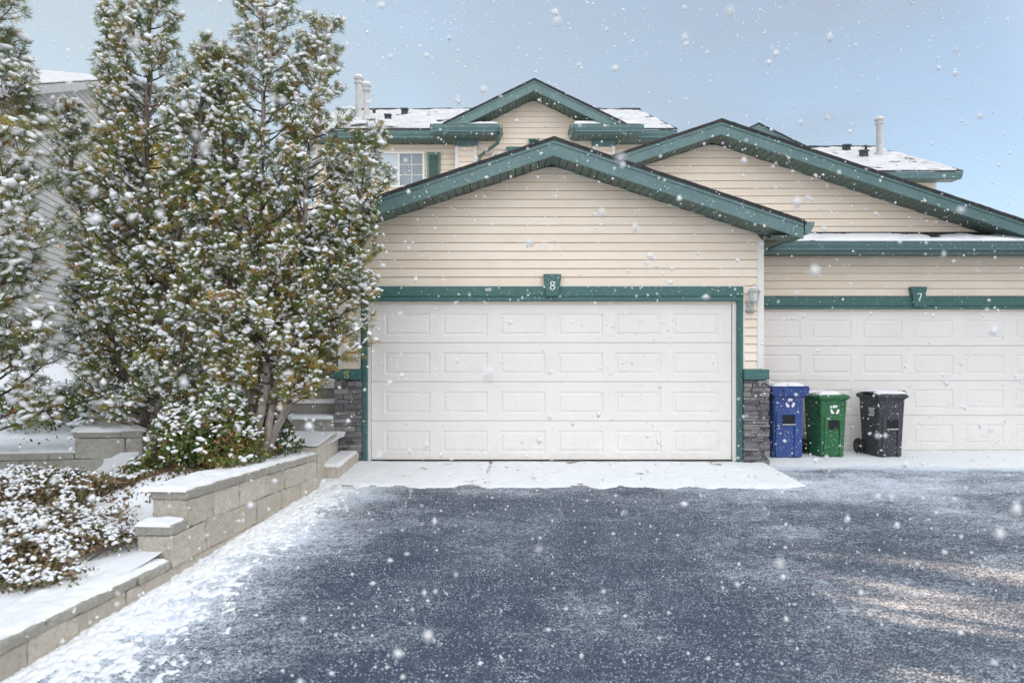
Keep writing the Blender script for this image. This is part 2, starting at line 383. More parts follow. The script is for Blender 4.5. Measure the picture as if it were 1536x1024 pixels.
def gable_roof(par, cx, zs, sl, wl, wr, y0, yw, y1, th, seed, zbox=None, endL=True, endR=True, snow_h=.035):
    """roof with its ridge along Y. zs: underside height at the ridge, sl slope, y0 front board, yw wall, y1 back."""
    rf = MB()
    for s, w in ((-1, wl), (1, wr)):
        x1 = cx+s*(w+.03)
        zt = zs+th; zb = zt-sl*(w+.03)
        rf.hexa([(cx,y0-.03,zt),(x1,y0-.03,zb),(x1,y1,zb),(cx,y1,zt),(cx,y0-.03,zt+.028),(x1,y0-.03,zb+.028),(x1,y1,zb+.028),(cx,y1,zt+.028)] if s > 0 else
                [(x1,y0-.03,zb),(cx,y0-.03,zt),(cx,y1,zt),(x1,y1,zb),(x1,y0-.03,zb+.028),(cx,y0-.03,zt+.028),(cx,y1,zt+.028),(x1,y1,zb+.028)])
        # ragged shingle tabs along the rake
        rnd = random.Random(seed+s); q = 0
        while q < w:
            e = min(q+rnd.uniform(.10,.16), w); o = rnd.uniform(.0,.014); yy = y0-.03-rnd.uniform(.002,.012)
            za = zt+.028-sl*q+.002+o*.4; zb2 = zt+.028-sl*e+.002
            xa, xb = cx+s*q, cx+s*e
            if s < 0: xa, xb, za, zb2 = xb, xa, zb2, za
            rf.hexa([(xa,yy,za-.012),(xb,yy,zb2-.012),(xb,yy+.2,zb2-.012),(xa,yy+.2,za-.012),(xa,yy,za+.006),(xb,yy,zb2+.006),(xb,yy+.2,zb2+.006),(xa,yy+.2,za+.006)]); q = e
    roof = add('roof', rf, MAT['shingle'], par)
    fa = MB()
    for s, w in ((-1, wl), (1, wr)):
        def FB(za, zb_, ya, yb, w=w, s=s):
            c = [(cx,ya,zs+za),(cx+s*w,ya,zs+za-sl*w),(cx+s*w,yb,zs+za-sl*w),(cx,yb,zs+za)]
            d = [(p[0],p[1],p[2]+(zb_-za)) for p in c]
            if s < 0: c = [c[1],c[0],c[3],c[2]]; d = [d[1],d[0],d[3],d[2]]
            fa.hexa(c+d)
        FB(-.012, th-.045, y0, y0+.03); FB(th-.043, th-.002, y0-.012, y0+.03)
        # cut joints in the metal board
        nj = random.Random(seed*3+s).uniform(1.2, 2.2)
        if nj < w-.3:
            x = cx+s*nj; z = zs-sl*nj; fa.hexa([(x-.02,y0-.003,z-.011),(x+.02,y0-.003,z-.011-s*sl*.04),(x+.02,y0+.01,z-.011-s*sl*.04),(x-.02,y0+.01,z-.011),(x-.02,y0-.003,z+th-.047),(x+.02,y0-.003,z+th-.047-s*sl*.04),(x+.02,y0+.01,z+th-.047-s*sl*.04),(x-.02,y0+.01,z+th-.047)])
    add('fascia', fa, MAT['teal'], roof)
    so = MB(); k = math.sqrt(1+sl*sl)
    for s, w in ((-1, wl), (1, wr)):
        slats(so, (cx, y0+.03, zs), (s/k, 0, -sl/k), (0, yw-y0-.03, 0), w*k, .102, .012, .02)
    add('soffit', so, MAT['soffit'], roof)
    # thin snow lying on the slopes
    sn = snow_sheet(cx-wl, cx+wr, y0-.01, y1, lambda x, y: zs+th+.030-sl*np.abs(x-cx), snow_h, seed, .12)
    link('snow_cover', sn, MAT['snow_roof'], roof)
    return roof
def snow_sheet(x0, x1, y0, y1, zf, h, seed, res=.06, fz=2.4, thresh=-.25, edge=.05, noise_s=1.0):
    nx = max(3, int((x1-x0)/res)+1); ny = max(3, int((y1-y0)/res)+1)
    X, Y = np.meshgrid(np.linspace(x0, x1, nx), np.linspace(y0, y1, ny))
    n = fbm(X*noise_s, Y*noise_s, fz, 5, seed)
    d = np.minimum.reduce([X-x0, x1-X, Y-y0, y1-Y]); e = np.clip(d/edge, 0, 1); e = np.sqrt(np.clip(1-(1-e)**2, 0, 1))
    hh = h*np.clip((n-thresh)/.5, 0, 1.25)*e
    Z = zf(X, Y) + hh - .004*(hh < .002) - .004*(e < .01)
    V = np.stack([X, Y, Z], -1).reshape(-1, 3); I = np.arange(nx*ny).reshape(ny, nx)
    Fq = np.stack([I[:-1,:-1], I[:-1,1:], I[1:,1:], I[1:,:-1]], -1).reshape(-1, 4)
    return fast_mesh('snow', V, Fq, None, True)
def gutter(mb, xa, xb, yf, ztop, zbot, dep=.11, axis='x', sgn=-1):
    """K-style gutter; outer lip at yf, back at yf+dep (axis x) or outer lip at x (axis y)."""
    h = ztop-zbot
    prof = [(0, ztop), (0, ztop-.018), (.012, ztop-.02), (.014, ztop-h*.42), (.045, zbot+h*.18), (.045, zbot), (dep, zbot), (dep, ztop-.01), (dep-.005, ztop-.01), (dep-.005, zbot+.006), (.05, zbot+.006), (.012, ztop-.022), (.010, ztop)]
    if axis == 'x': mb.prism([(yf+p[0], p[1]) for p in prof], xa, xb, 'x')
    else: mb.prism([(yf+sgn*p[0], p[1]) for p in prof], xa, xb, 'y')
def garage_door(par, cx, w, z0, z1, Y, ncol=6, nrow=4):
    door = MB(); door.box(cx-w/2, cx+w/2, Y+.03, Y+.07, z0+.01, z1)
    dd = add('garage_door', door, MAT['door'], par)
    sh = (z1-z0-.012)/nrow; pitch = .7705
    for r in range(nrow):
        mb = MB(); za = z0+.012+r*sh+.003; zb = za+sh-.006; jy = random.uniform(-.001, .001)
        xs = [cx-w/2] + [cx+(i-ncol/2)*pitch for i in range(1, ncol)] + [cx+w/2]
        def P(x, z, o): return (x, Y+jy+o, z)
        for c in range(ncol):
            pc = cx+(c-ncol/2+.5)*pitch; pz = za+sh*.46; hw, hh = .305, .148
            rects = [(xs[c], xs[c+1], za, zb, 0), (pc-hw, pc+hw, pz-hh, pz+hh, 0), (pc-hw+.012, pc+hw-.012, pz-hh+.012, pz+hh-.012, .010),
                     (pc-hw+.034, pc+hw-.034, pz-hh+.034, pz+hh-.034, .010), (pc-hw+.046, pc+hw-.046, pz-hh+.046, pz+hh-.046, .001)]
            for A, B in zip(rects[:-1], rects[1:]):
                ca = [P(A[0],A[2],A[4]),P(A[1],A[2],A[4]),P(A[1],A[3],A[4]),P(A[0],A[3],A[4])]; cb = [P(B[0],B[2],B[4]),P(B[1],B[2],B[4]),P(B[1],B[3],B[4]),P(B[0],B[3],B[4])]
                for i in range(4): j = (i+1) % 4; mb.poly([ca[i], ca[j], cb[j], cb[i]])
            mb.poly([P(rects[4][0],rects[4][2],.001),P(rects[4][1],rects[4][2],.001),P(rects[4][1],rects[4][3],.001),P(rects[4][0],rects[4][3],.001)])
        x0, x1 = cx-w/2, cx+w/2
        mb.poly([P(x0,za,0),P(x0,za-.002,.03),P(x1,za-.002,.03),P(x1,za,0)]); mb.poly([P(x0,zb,0),P(x1,zb,0),P(x1,zb+.002,.03),P(x0,zb+.002,.03)])
        add('door_section', mb, MAT['door'], dd)
    sl_ = MB(); sl_.box(cx-w/2, cx+w/2, Y-.002, Y+.03, z0-.01, z0+.011); add('bottom_seal', sl_, MAT['rubber'], dd)
    return dd
def ledgestone(mb, x0, x1, y0, y1, z0, z1, seed, side=0):
    """random stacked thin stones; front at y0 and a return on the side faces."""
    rnd = random.Random(seed)
    mb.box(x0+.02, x1-.02, y0+.02, y1, z0, z1, .02)
    z = z0
    while z < z1-.012:
        h = min(rnd.choice([.028,.036,.045,.055,.07]), z1-z); x = x0
        while x < x1-.005:
            w = min(rnd.uniform(.07,.22), x1-x)
            if x1-(x+w) < .04: w = x1-x
            d = rnd.uniform(0, .03); g = .003
            j = lambda a=.004: rnd.uniform(-a, a)
            xa = x+(g if x > x0 else -d*.5); xb = x+w-(g if x+w < x1-.001 else -d*.5)
            mb.hexa([(xa+j(),y0-d+j(.01),z+g+j(.003)),(xb+j(),y0-d+j(.01),z+g+j(.003)),(xb,y0+.06,z+g),(xa,y0+.06,z+g),(xa+j(),y0-d+j(.01),z+h-g+j(.003)),(xb+j(),y0-d+j(.01),z+h-g+j(.003)),(xb,y0+.06,z+h-g),(xa,y0+.06,z+h-g)], rnd.random())
            x += w
        for s, xe in ((-1, x0), (1, x1)):
            y = y0+.062
            while y < y1-.01:
                w = min(rnd.uniform(.08,.2), y1-y); d = rnd.uniform(0,.025)
                a, b = (xe-d, xe+.02) if s < 0 else (xe-.02, xe+d)
                mb.box(a, b, y+.002, y+w-.002, z+.003, z+h-.003, rnd.random()); y += w
        z += h
def numeral(kind, par, x, y, z, h, mat):
    """serif-like 8 or 7 standing proud of a board."""
    mb = MB()
    def ring(cz, rx, rz, n=24):
        k = len(mb.v)
        for i in range(n):
            t = 2*pi*i/n; wx = .20*h*(.55+.45*abs(cos(t))); wz = .085*h
            for (a, b, dy) in ((rx, rz, 0), (rx, rz, -.008), (rx-wx*.75, rz-wz, -.008)):
                mb.v.append((x+a*cos(t), y+dy, cz+b*sin(t))); mb.t.append(.5)
        for i in range(n):
            j = (i+1) % n
            mb.f.append((k+i*3,k+j*3,k+j*3+1,k+i*3+1)); mb.f.append((k+i*3+1,k+j*3+1,k+j*3+2,k+i*3+2))
    if kind == '8':
        ring(z+h*.27, h*.27, h*.24); ring(z-h*.23, h*.31, h*.27)
    else:
        for pts in ([(-.28,.5),(.28,.5),(.28,.38),(-.28,.38)], [(.28,.385),(.14,.385),(-.14,-.5),(.02,-.5)], [(-.28,.385),(-.22,.385),(-.25,.26),(-.28,.26)]):
            q = [(x+a*h, z+b*h) for a, b in pts]
            mb.hexa([(a,y-.008,b) for a, b in q]+[(a,y,b) for a, b in q])
    return add('house_number', mb, mat, par)
def keystone(par, cx, wt, wb, z0, z1, y0, y1, num, numdx=0):
    mb = MB(); mb.hexa([(cx-wb/2,y0,z0),(cx+wb/2,y0,z0),(cx+wb/2,y1,z0),(cx-wb/2,y1,z0),(cx-wt/2,y0,z1),(cx+wt/2,y0,z1),(cx+wt/2,y1,z1),(cx-wt/2,y1,z1)])
    o = add('keystone', mb, MAT['teal_dark'], par, bevel=.006)
    if num: numeral(num, o, cx+numdx, y0-.001, z0+(z1-z0)*.47, .115, MAT['numwhite'])
    return o
def window(par, x0, x1, z0, z1, Y, panes, mat_list, grille=None, fr=.05):
    f = MB(); f.box(x0, x1, Y-.045, Y+.02, z1-fr, z1); f.box(x0, x1, Y-.045, Y+.02, z0, z0+fr)
    f.box(x0, x0+fr, Y-.043, Y+.02, z0+fr, z1-fr); f.box(x1-fr, x1, Y-.043, Y+.02, z0+fr, z1-fr)
    for i in range(1, panes):
        xm = x0+(x1-x0)*i/panes; f.box(xm-.022, xm+.022, Y-.04, Y+.02, z0+fr, z1-fr)
    fo = add('window', f, MAT['white'], par)
    for i in range(panes):
        a = x0+(x1-x0)*i/panes+.02; b = x0+(x1-x0)*(i+1)/panes-.02
        g = MB(); g.poly([(a,Y-.005,z0+fr),(b,Y-.005,z0+fr),(b,Y-.005,z1-fr),(a,Y-.005,z1-fr)]); add('pane', g, mat_list[i], fo)
        if grille and grille[i]:
            nx, nz = grille[i]; m = MB()
            for q in range(1, nx): x = a+(b-a)*q/nx; m.box(x-.007, x+.007, Y-.014, Y-.007, z0+fr, z1-fr)
            for q in range(1, nz): z = z0+fr+(z1-z0-2*fr)*q/nz; m.box(a, b, Y-.0135, Y-.0075, z-.007, z+.007)
            add('grille', m, MAT['white'], fo)
    return fo
def shutter(par, x0, x1, z0, z1, Y):
    m = MB(); m.box(x0, x0+.045, Y-.035, Y, z0, z1); m.box(x1-.045, x1, Y-.035, Y, z0, z1); m.box(x0+.045, x1-.045, Y-.034, Y, z1-.06, z1); m.box(x0+.045, x1-.045, Y-.034, Y, z0, z0+.06)
    z = z0+.06
    while z < z1-.065:
        m.hexa([(x0+.045,Y-.03,z),(x1-.045,Y-.03,z),(x1-.045,Y-.02,z),(x0+.045,Y-.02,z),(x0+.045,Y-.008,z+.035),(x1-.045,Y-.008,z+.035),(x1-.045,Y-.001,z+.035),(x0+.045,Y-.001,z+.035)]); z += .034
    return add('shutter', m, MAT['shutter'], par)

# ================================================================== GARAGE BLOCKS
def corner_board(mb, x0, x1, Y, z0, z1, side, depth=.09):
    mb.box(x0, x1, Y-.022, Y-.002, z0, z1)
    if side > 0: mb.box(x1-.018, x1+.002, Y-.001, Y+depth, z0, z1)
    elif side < 0: mb.box(x0-.002, x0+.018, Y-.001, Y+depth, z0, z1)
W8 = F/113.0; W7 = F/99.5
u8 = thing('townhouse', 'cream townhouse numbered 8 with a wide white garage door between two stone feet', 'house', (.52, W8, 0))
zs8 = HC+2.496; cx8 = .524; sl = .333
xl8, xr8 = -2.30, 3.336
wl = MB()
def rake8(z): return (zs8-z)/sl
zc = 2.335      # siding starts above the header board
siding(wl, W8, zc, zs8-.02, lambda z: max(xl8, cx8-rake8(z)) if z < 2.93 else cx8-rake8(z), lambda z: min(xr8, cx8+rake8(z)) if z < 2.93 else cx8+rake8(z), seed=3)
siding(wl, W8, 1.23, zc, lambda z: xl8, lambda z: -2.03, seed=4, h=.1105)
siding(wl, W8, 1.23, zc, lambda z: 3.085, lambda z: xr8, seed=5, h=.1105)
add('front_siding', wl, MAT['siding'], u8)
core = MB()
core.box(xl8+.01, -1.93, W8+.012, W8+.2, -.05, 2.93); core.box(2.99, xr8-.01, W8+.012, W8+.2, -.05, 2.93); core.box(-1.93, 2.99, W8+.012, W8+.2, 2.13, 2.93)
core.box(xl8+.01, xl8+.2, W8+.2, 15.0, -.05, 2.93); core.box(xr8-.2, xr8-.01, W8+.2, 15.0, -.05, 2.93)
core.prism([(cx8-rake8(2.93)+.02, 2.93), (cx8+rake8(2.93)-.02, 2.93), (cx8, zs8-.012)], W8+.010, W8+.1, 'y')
add('wall', core, MAT['gap_shade'], u8)
for side, X in ((-1, xl8), (1, xr8)):
    s = MB(); siding(s, 0, 1.23 if side > 0 else 0, 2.93, lambda z: 0, lambda z: 5.6, seed=8+side, O=(X, W8+.09, 0), U=(0,1,0), Nn=(side,0,0)); add('side_siding', s, MAT['siding'], u8)
cb = MB(); corner_board(cb, xl8, xl8+.08, W8, 1.23, 2.93, -1); add('corner_board', cb, MAT['white'], u8)
cb = MB(); corner_board(cb, xr8-.085, xr8, W8, 1.23, 2.93, 1); add('corner_board', cb, MAT['white'], u8)
jt = MB(); jt.box(3.062, 3.085, W8-.02, W8-.001, 1.23, 2.335); jt.box(-2.03, -2.006, W8-.02, W8-.001, 1.23, 2.335); jt.box(-2.006, 3.062, W8-.018, W8-.001, 2.322, 2.334); add('channel_trim', jt, MAT['white'], u8)
# door trim
hd = MB(); hd.box(-1.985, 3.056, W8-.052, W8+.0, 2.190, 2.320); hd.box(-1.985, 3.056, W8-.038, W8+.0, 2.126, 2.187); add('door_header', hd, MAT['teal_dark'], u8, bevel=.004)
for a, b in ((-1.992, -1.920), (2.985, 3.058)):
    j = MB(); j.box(a, b, W8-.036, W8+.06, 0.0, 2.124); j.box(a+.02, b-.02, W8-.046, W8-.037, 0.0, 2.124); add('door_jamb', j, MAT['teal_dark'], u8, bevel=.003)
for a, b in ((-1.918, -1.880), (2.937, 2.983)):
    j = MB(); j.box(a, b, W8+.02, W8+.06, 0.0, 2.122); add('door_stop', j, MAT['white'], u8)
j = MB(); j.box(-1.88, 2.937, W8+.02, W8+.058, 2.098, 2.124); add('door_stop', j, MAT['siding'], u8)
garage_door(u8, .528, 4.81, 0.004, 2.10, W8+.065)
keystone(u8, (828-768)/113.0, .235, .165, 2.186, 2.478, W8-.10, W8-.002, '8')
# stone feet with painted caps
for a, b, sd, num in ((-2.325, -1.995, 31, True), (3.062, 3.372, 32, False)):
    s = MB(); ledgestone(s, a, b, W8-.075, W8+.22, -.04, 1.088, sd); st = add('stone_pier', s, MAT['stone'], u8)
    c = MB(); c.box(a-.012, b+.008, W8-.105, W8+.24, 1.09, 1.225); cp = add('pier_cap', c, MAT['teal_dark'], st, bevel=.006)
    if num: numeral('8', cp, (a+b)/2-.01, W8-.107, 1.158, .10, MAT['numgold'])
# carriage lamp
LX, LY = 3.155, W8-.02
lm = MB(); lm.lathe([(.045,0),(.06,.012),(.045,.03),(.03,.04)], (LX, LY-.03, 1.985)); lm.box(LX-.045, LX+.045, LY-.02, LY+.01, 1.97, 2.13)
lm.tube([(LX-.03,LY-.03,2.0),(LX-.05,LY-.09,1.99),(LX-.03,LY-.14,2.02),(LX,LY-.15,2.06),(LX,LY-.15,2.10)], .011, 8)
lm.tube([(LX,LY-.02,2.09),(LX+.02,LY-.07,2.12),(LX+.02,LY-.11,2.10),(LX,LY-.14,2.09)], .008, 8)
lm.lathe([(.03,0),(.055,.01),(.055,.02)], (LX, LY-.15, 2.10), 6)
for q in range(6):
    t = 2*pi*q/6; lm.tube([(LX+.05*cos(t),LY-.15+.05*sin(t),2.12),(LX+.07*cos(t),LY-.15+.07*sin(t),2.235)], .005, 5)
lm.lathe([(.085,0),(.088,.008),(.06,.045),(.025,.07),(.012,.075),(.014,.09),(.004,.11)], (LX, LY-.15, 2.232), 12)
lo = add('wall_lamp', lm, MAT['lampmetal'], u8)
g = MB(); g.lathe([(.046,0),(.064,.11)], (LX, LY-.15, 2.122), 6); add('lamp_glass', g, MAT['lampglass'], lo)
g = MB(); g.lathe([(.07,.02),(.075,.03),(.055,.055),(.02,.083),(.005,.088)], (LX, LY-.15, 2.226), 12); add('snow_cap', g, MAT['snow'], lo, smooth=True)
# roof of the garage
y8 = 8.79
rf8 = gable_roof(u8, cx8, zs8, sl, 3.13, 3.136, y8, W8, 15.0, .184, 5)
eb = MB(); slats(eb, (xr8, 8.85, 2.93), (0,1,0), (.325,0,0), 6.1, .102, .012, .015); add('eave_soffit', eb, MAT['soffit'], rf8)
eb = MB(); eb.box(3.655, 3.675, 8.822, 15.0, 2.915, 3.07); add('eave_board', eb, MAT['teal'], rf8)
eb = MB(); eb.poly([(xr8,W8-.002,2.932),(3.652,W8-.002,2.932),(3.652,W8-.002,zs8-sl*(3.652-cx8)),(xr8,W8-.002,zs8-sl*(xr8-cx8))]); add('eave_end', eb, MAT['siding'], rf8)
gt = MB(); gutter(gt, 8.79, 15.0, 3.80, 3.085, 2.945, .12, 'y', -1); gt.prism([(3.80,3.085),(3.79,3.03),(3.755,2.97),(3.755,2.945),(3.68,2.945),(3.68,3.085)], 8.785, 8.792, 'y'); add('gutter', gt, MAT['teal'], rf8)

# ---------------- unit 7
u7 = thing('townhouse', 'cream sided townhouse numbered 7 on the right, set back behind the wheeled bins', 'house', (6.0, W7, -.043))
zs7 = HC+3.166-.0; cx7 = 3.013; z7f = -.043
def rake7(z): return (zs7-z)/sl
wl = MB()
siding(wl, W7, 3.235, zs7-.02, lambda z: cx7-rake7(z), lambda z: cx7+rake7(z), seed=13)
siding(wl, W7, 2.30, 2.90, lambda z: 3.39, lambda z: 8.75, seed=14)
siding(wl, W7, -.04, 2.30, lambda z: 8.52, lambda z: 8.75, seed=15)
add('front_siding', wl, MAT['siding'], u7)
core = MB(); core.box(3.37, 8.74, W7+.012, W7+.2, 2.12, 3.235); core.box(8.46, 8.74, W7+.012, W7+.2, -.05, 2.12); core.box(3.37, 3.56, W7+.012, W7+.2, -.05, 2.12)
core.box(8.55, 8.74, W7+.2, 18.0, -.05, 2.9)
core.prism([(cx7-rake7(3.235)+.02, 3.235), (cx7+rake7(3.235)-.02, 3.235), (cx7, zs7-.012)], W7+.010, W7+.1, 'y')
add('wall', core, MAT['gap_shade'], u7)
hd = MB(); hd.box(3.40, 8.60, W7-.05, W7, 2.150, 2.288); hd.box(3.40, 8.60, W7-.037, W7, 2.103, 2.147); add('door_header', hd, MAT['teal_dark'], u7, bevel=.004)
j = MB(); j.box(8.42, 8.50, W7-.035, W7+.06, -.04, 2.10); add('door_jamb', j, MAT['teal_dark'], u7)
j = MB(); j.box(3.56, 8.42, W7+.02, W7+.055, 2.078, 2.101); add('door_stop', j, MAT['siding'], u7)
garage_door(u7, 6.00, 4.84, z7f, 2.08, W7+.062)
keystone(u7, 6.085, .238, .15, 2.135, 2.432, W7-.10, W7-.002, '7')
rf7 = gable_roof(u7, cx7, zs7, sl, 4.4, 5.75, 10.08, W7, 18.0, .170, 9)
# pent roof over the door
pr = MB(); yA = 10.02; zA = HC+1.585
pr.hexa([(3.40,yA,zA),(7.65,yA,zA),(7.65,W7-.016,3.21),(3.40,W7-.016,3.21),(3.40,yA,zA+.025),(7.65,yA,zA+.025),(7.65,W7-.016,3.235),(3.40,W7-.016,3.235)])
# (the pent stops where the big rake comes down)
pent = add('pent_roof', pr, MAT['shingle'], u7)
sp = snow_sheet(3.42, 7.64, yA+.0, W7-.12, lambda x, y: zA+.024+(y-yA)*(3.235-zA-.025)/(W7-.016-yA), .03, 21, .03, 3.0, -.45, .03); link('snow_cover', sp, MAT['snow'], pent)
s = MB(); slats(s, (3.34, 10.09, 2.888), (1,0,0), (0, W7-10.09, 0), 5.2, .102, .012, .015); add('soffit', s, MAT['soffit'], pent)
s = MB(); s.box(3.36, 8.55, 10.07, 10.09, 2.872, 3.0); add('fascia', s, MAT['teal'], pent)
s = MB(); gutter(s, 3.50, 8.60, 9.965, 3.035, 2.915, .10); add('gutter', s, MAT['teal'], pent)
fl = MB(); fl.box(3.42, 7.2, W7-.03, W7-.002, 3.215, 3.26); add('flashing', fl, MAT['shingle'], pent)

# ================================================================== UPPER HOUSES
def upper_house(par, dx, dy, mir, gcx, seed, detail):
    """Two-storey house behind each garage. X given for unit 8, mirrored about its middle for unit 7."""
    xm = (-4.66+3.44)/2
    def fx(x): return (x if not mir else 2*xm-x)+dx
    def ord2(a, b): a, b = fx(a), fx(b); return (min(a, b), max(a, b))
    YE, YW = 14.55+dy, 15.03+dy; ZE = 5.92; pitch = .435; YR = 18.8+dy
    # main walls
    a, b = ord2(-4.25, 3.03); w = MB(); siding(w, YW, .0, ZE, lambda z: a, lambda z: b, seed=seed); add('upper_siding', w, MAT['siding'], par)
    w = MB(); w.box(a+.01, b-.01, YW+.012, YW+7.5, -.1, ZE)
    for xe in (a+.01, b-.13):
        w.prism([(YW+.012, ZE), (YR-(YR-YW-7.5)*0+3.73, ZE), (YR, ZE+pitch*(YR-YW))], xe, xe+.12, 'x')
    add('upper_wall', w, MAT['gap_shade'], par)
    for xe, s in ((a, -1), (b, 1)):
        w = MB(); siding(w, 0, 0, ZE, lambda z: 0.1, lambda z: 7.5, seed=seed+4, O=(xe, YW, 0), U=(0,1,0), Nn=(s,0,0)); add('side_siding', w, MAT['siding'], par)
        w = MB(); corner_board(w, xe if s < 0 else xe-.08, xe+.08 if s < 0 else xe, YW, 0, ZE, s); add('corner_board', w, MAT['white'], par)
    # main roof, ridge along X
    ra, rb = ord2(-4.66, 3.44); zt = ZE+.16; r = MB(); zr = zt+pitch*(YR-YE)
    g0, g1 = ord2(-.32, 1.30); zm = zt+pitch*(14.95+dy-YE); YM = 14.95+dy
    for a_, b_, y_, z_ in ((ra, g0, YE-.01, zt), (g0, g1, YM, zm), (g1, rb, YE-.01, zt)):
        r.hexa([(a_,y_,z_),(b_,y_,z_),(b_,YR,zr),(a_,YR,zr),(a_,y_,z_+.03),(b_,y_,z_+.03),(b_,YR,zr+.03),(a_,YR,zr+.03)])
    r.hexa([(ra,YR,zr),(rb,YR,zr),(rb,2*YR-YE,zt),(ra,2*YR-YE,zt),(ra,YR,zr+.03),(rb,YR,zr+.03),(rb,2*YR-YE,zt+.03),(ra,2*YR-YE,zt+.03)])
    # ridge cap shingles
    rnd = random.Random(seed); x = ra
    while x < rb:
        e = min(x+rnd.uniform(.2,.32), rb); o = rnd.uniform(.0,.022); r.box(x, e-.01, YR-.12, YR+.12, zr-.02, zr+.036+o); x = e
    roof = add('roof', r, MAT['shingle'], par)
    for a_, b_, y_ in ((ra+.01, g0, YE), (g0, g1, YM), (g1, rb-.01, YE)):
        sn = snow_sheet(a_, b_, y_, YR-.05, lambda x, y: zt+.028+pitch*(y-YE), .045, seed, .07, 2.4, -.42, .05); link('snow_cover', sn, MAT['snow_roof'], roof)
    f = MB(); f.box(ra, g0, YE+.10, YE+.12, ZE-.01, zt-.01); f.box(g1, rb, YE+.10, YE+.12, ZE-.01, zt-.01)
    for xe in (ra, rb-.02):
        f.hexa([(xe,YE+.12,ZE),(xe+.02,YE+.12,ZE),(xe+.02,YR,zr-.18),(xe,YR,zr-.18),(xe,YE+.12,zt-.002),(xe+.02,YE+.12,zt-.002),(xe+.02,YR,zr-.01),(xe,YR,zr-.01)])
    add('fascia', f, MAT['teal'], roof)
    s = MB(); slats(s, (ra, YE+.11, ZE), (1,0,0), (0, YW-YE-.11, 0), g0-ra, .102, .012, .015); add('soffit', s, MAT['soffit'], roof)
    s = MB(); slats(s, (g1, YE+.11, ZE), (1,0,0), (0, YW-YE-.11, 0), rb-g1, .102, .012, .015)
    add('soffit', s, MAT['soffit'], roof)
    # eave returns that stand forward, with the gutters
    ga, gb = gcx-1.0, gcx+1.0
    rets = [ord2(-1.607, -.30), ord2(1.28, 2.62)]
    for a_, b_ in ((ra, g0-.02), (g1+.02, rb)): g = MB(); gutter(g, a_, b_, YE-.0, ZE+.155, ZE+.01, .10); add('gutter', g, MAT['teal'], roof)
    for (p, q) in rets:
        m = MB(); yf = 14.28+dy; m.hexa([(p,yf-.05,ZE+.165),(q,yf-.05,ZE+.165),(q,YW,ZE+.30),(p,YW,ZE+.30),(p,yf-.05,ZE+.185),(q,yf-.05,ZE+.185),(q,YW,ZE+.32),(p,YW,ZE+.32)])
        eo = add('eave_return', m, MAT['shingle'], par)
        m = MB(); m.box(p, q, yf, yf+.02, ZE-.01, ZE+.155); m.box(p, p+.02, yf+.02, YW, ZE-.008, ZE+.155); m.box(q-.02, q, yf+.02, YW, ZE-.008, ZE+.155); add('fascia', m, MAT['teal'], eo)
        m = MB(); gutter(m, p-.06, q+.06, yf-.10, ZE+.16, ZE+.02, .10)
        inner = q if abs(q-gcx) < abs(p-gcx) else p; sg = 1 if inner == q else -1
        gutter(m, yf-.1, 14.8+dy, inner+sg*.105, ZE+.158, ZE+.022, .10, 'y', -sg); add('gutter', m, MAT['teal'], eo)
        m = MB(); slats(m, (p, yf+.02, ZE-.002), (1,0,0), (0, YW-yf-.02, 0), q-p, .102, .012, .015); add('soffit', m, MAT['soffit'], eo)
        sn = snow_sheet(p-.03, q+.03, yf-.04, YW-.1, lambda x, y: ZE+.184+(y-yf+.05)*.17, .05, seed+2, .04, 3.0, -.6, .05); link('snow_cover', sn, MAT['snow'], eo)
    # bay posts with siding between white boards
    for (p, q) in (ord2(-1.19, -.745), ord2(1.70, 2.165)):
        m = MB(); siding(m, 14.75+dy, 2.5, ZE-.13, lambda z: p, lambda z: q, seed=seed+9); m.box(p+.01, q-.01, 14.764+dy, YW, 2.5, ZE-.002); bo = add('bay', m, MAT['siding'], par)
        m = MB(); m.box(p-.005, p+.065, 14.722+dy, 14.742+dy, 2.5, ZE-.13); m.box(q-.065, q+.005, 14.722+dy, 14.742+dy, 2.5, ZE-.13); add('corner_board', m, MAT['white'], bo)
        m = MB(); m.box(p-.02, q+.02, 14.712+dy, 14.762+dy, ZE-.13, ZE-.004); add('frieze', m, MAT['teal'], bo)
    # dormer gable
    zsg = HC+380*14.8/1050+(.2 if mir else 0); slg = .4875; YG = 14.8+dy
    w = MB(); siding(w, YG, 3.0, zsg-.02, lambda z: max(gcx-1.3, gcx-(zsg-z)/slg), lambda z: min(gcx+1.3, gcx+(zsg-z)/slg), seed=seed+5, h=.1143)
    w.prism([(gcx-1.28, 3.0), (gcx+1.28, 3.0), (gcx+1.28, zsg-.012-slg*1.28), (gcx, zsg-.012), (gcx-1.28, zsg-.012-slg*1.28)], YG+.010, YG+.14, 'y'); add('gable_siding', w, MAT['siding'], par)
    gable_roof(par, gcx, zsg, slg, 1.86, 1.88, 14.24+dy, YG, 18.0+dy, .197, seed+6)
    return fx, roof
fx8, roof8 = upper_house(u8, 0, 0, False, .455, 41, True)
shutter_z = 5.74
window(u8, PX(560,15.03), PX(637.5,15.03), 4.98, 5.745, 15.0, 2, [MAT['glass_pale'], MAT['glass']], [None, (2,3)], .045)
shutter(u8, PX(641,15.0), PX(660.5,15.0), 4.98, 5.735, 15.01)
shutter(u8, PX(537,15.0), PX(556,15.0), 4.98, 5.735, 15.01)
window(u8, PX(738,14.78), PX(806,14.78), 4.6, HC+301*14.78/1050, 14.78, 2, [MAT['glass'], MAT['glass']], None, .05)
keystone(u8, PX(772,14.7), .36, .26, HC+296*14.7/1050, HC+310*14.7/1050, 14.69, 14.78, None)
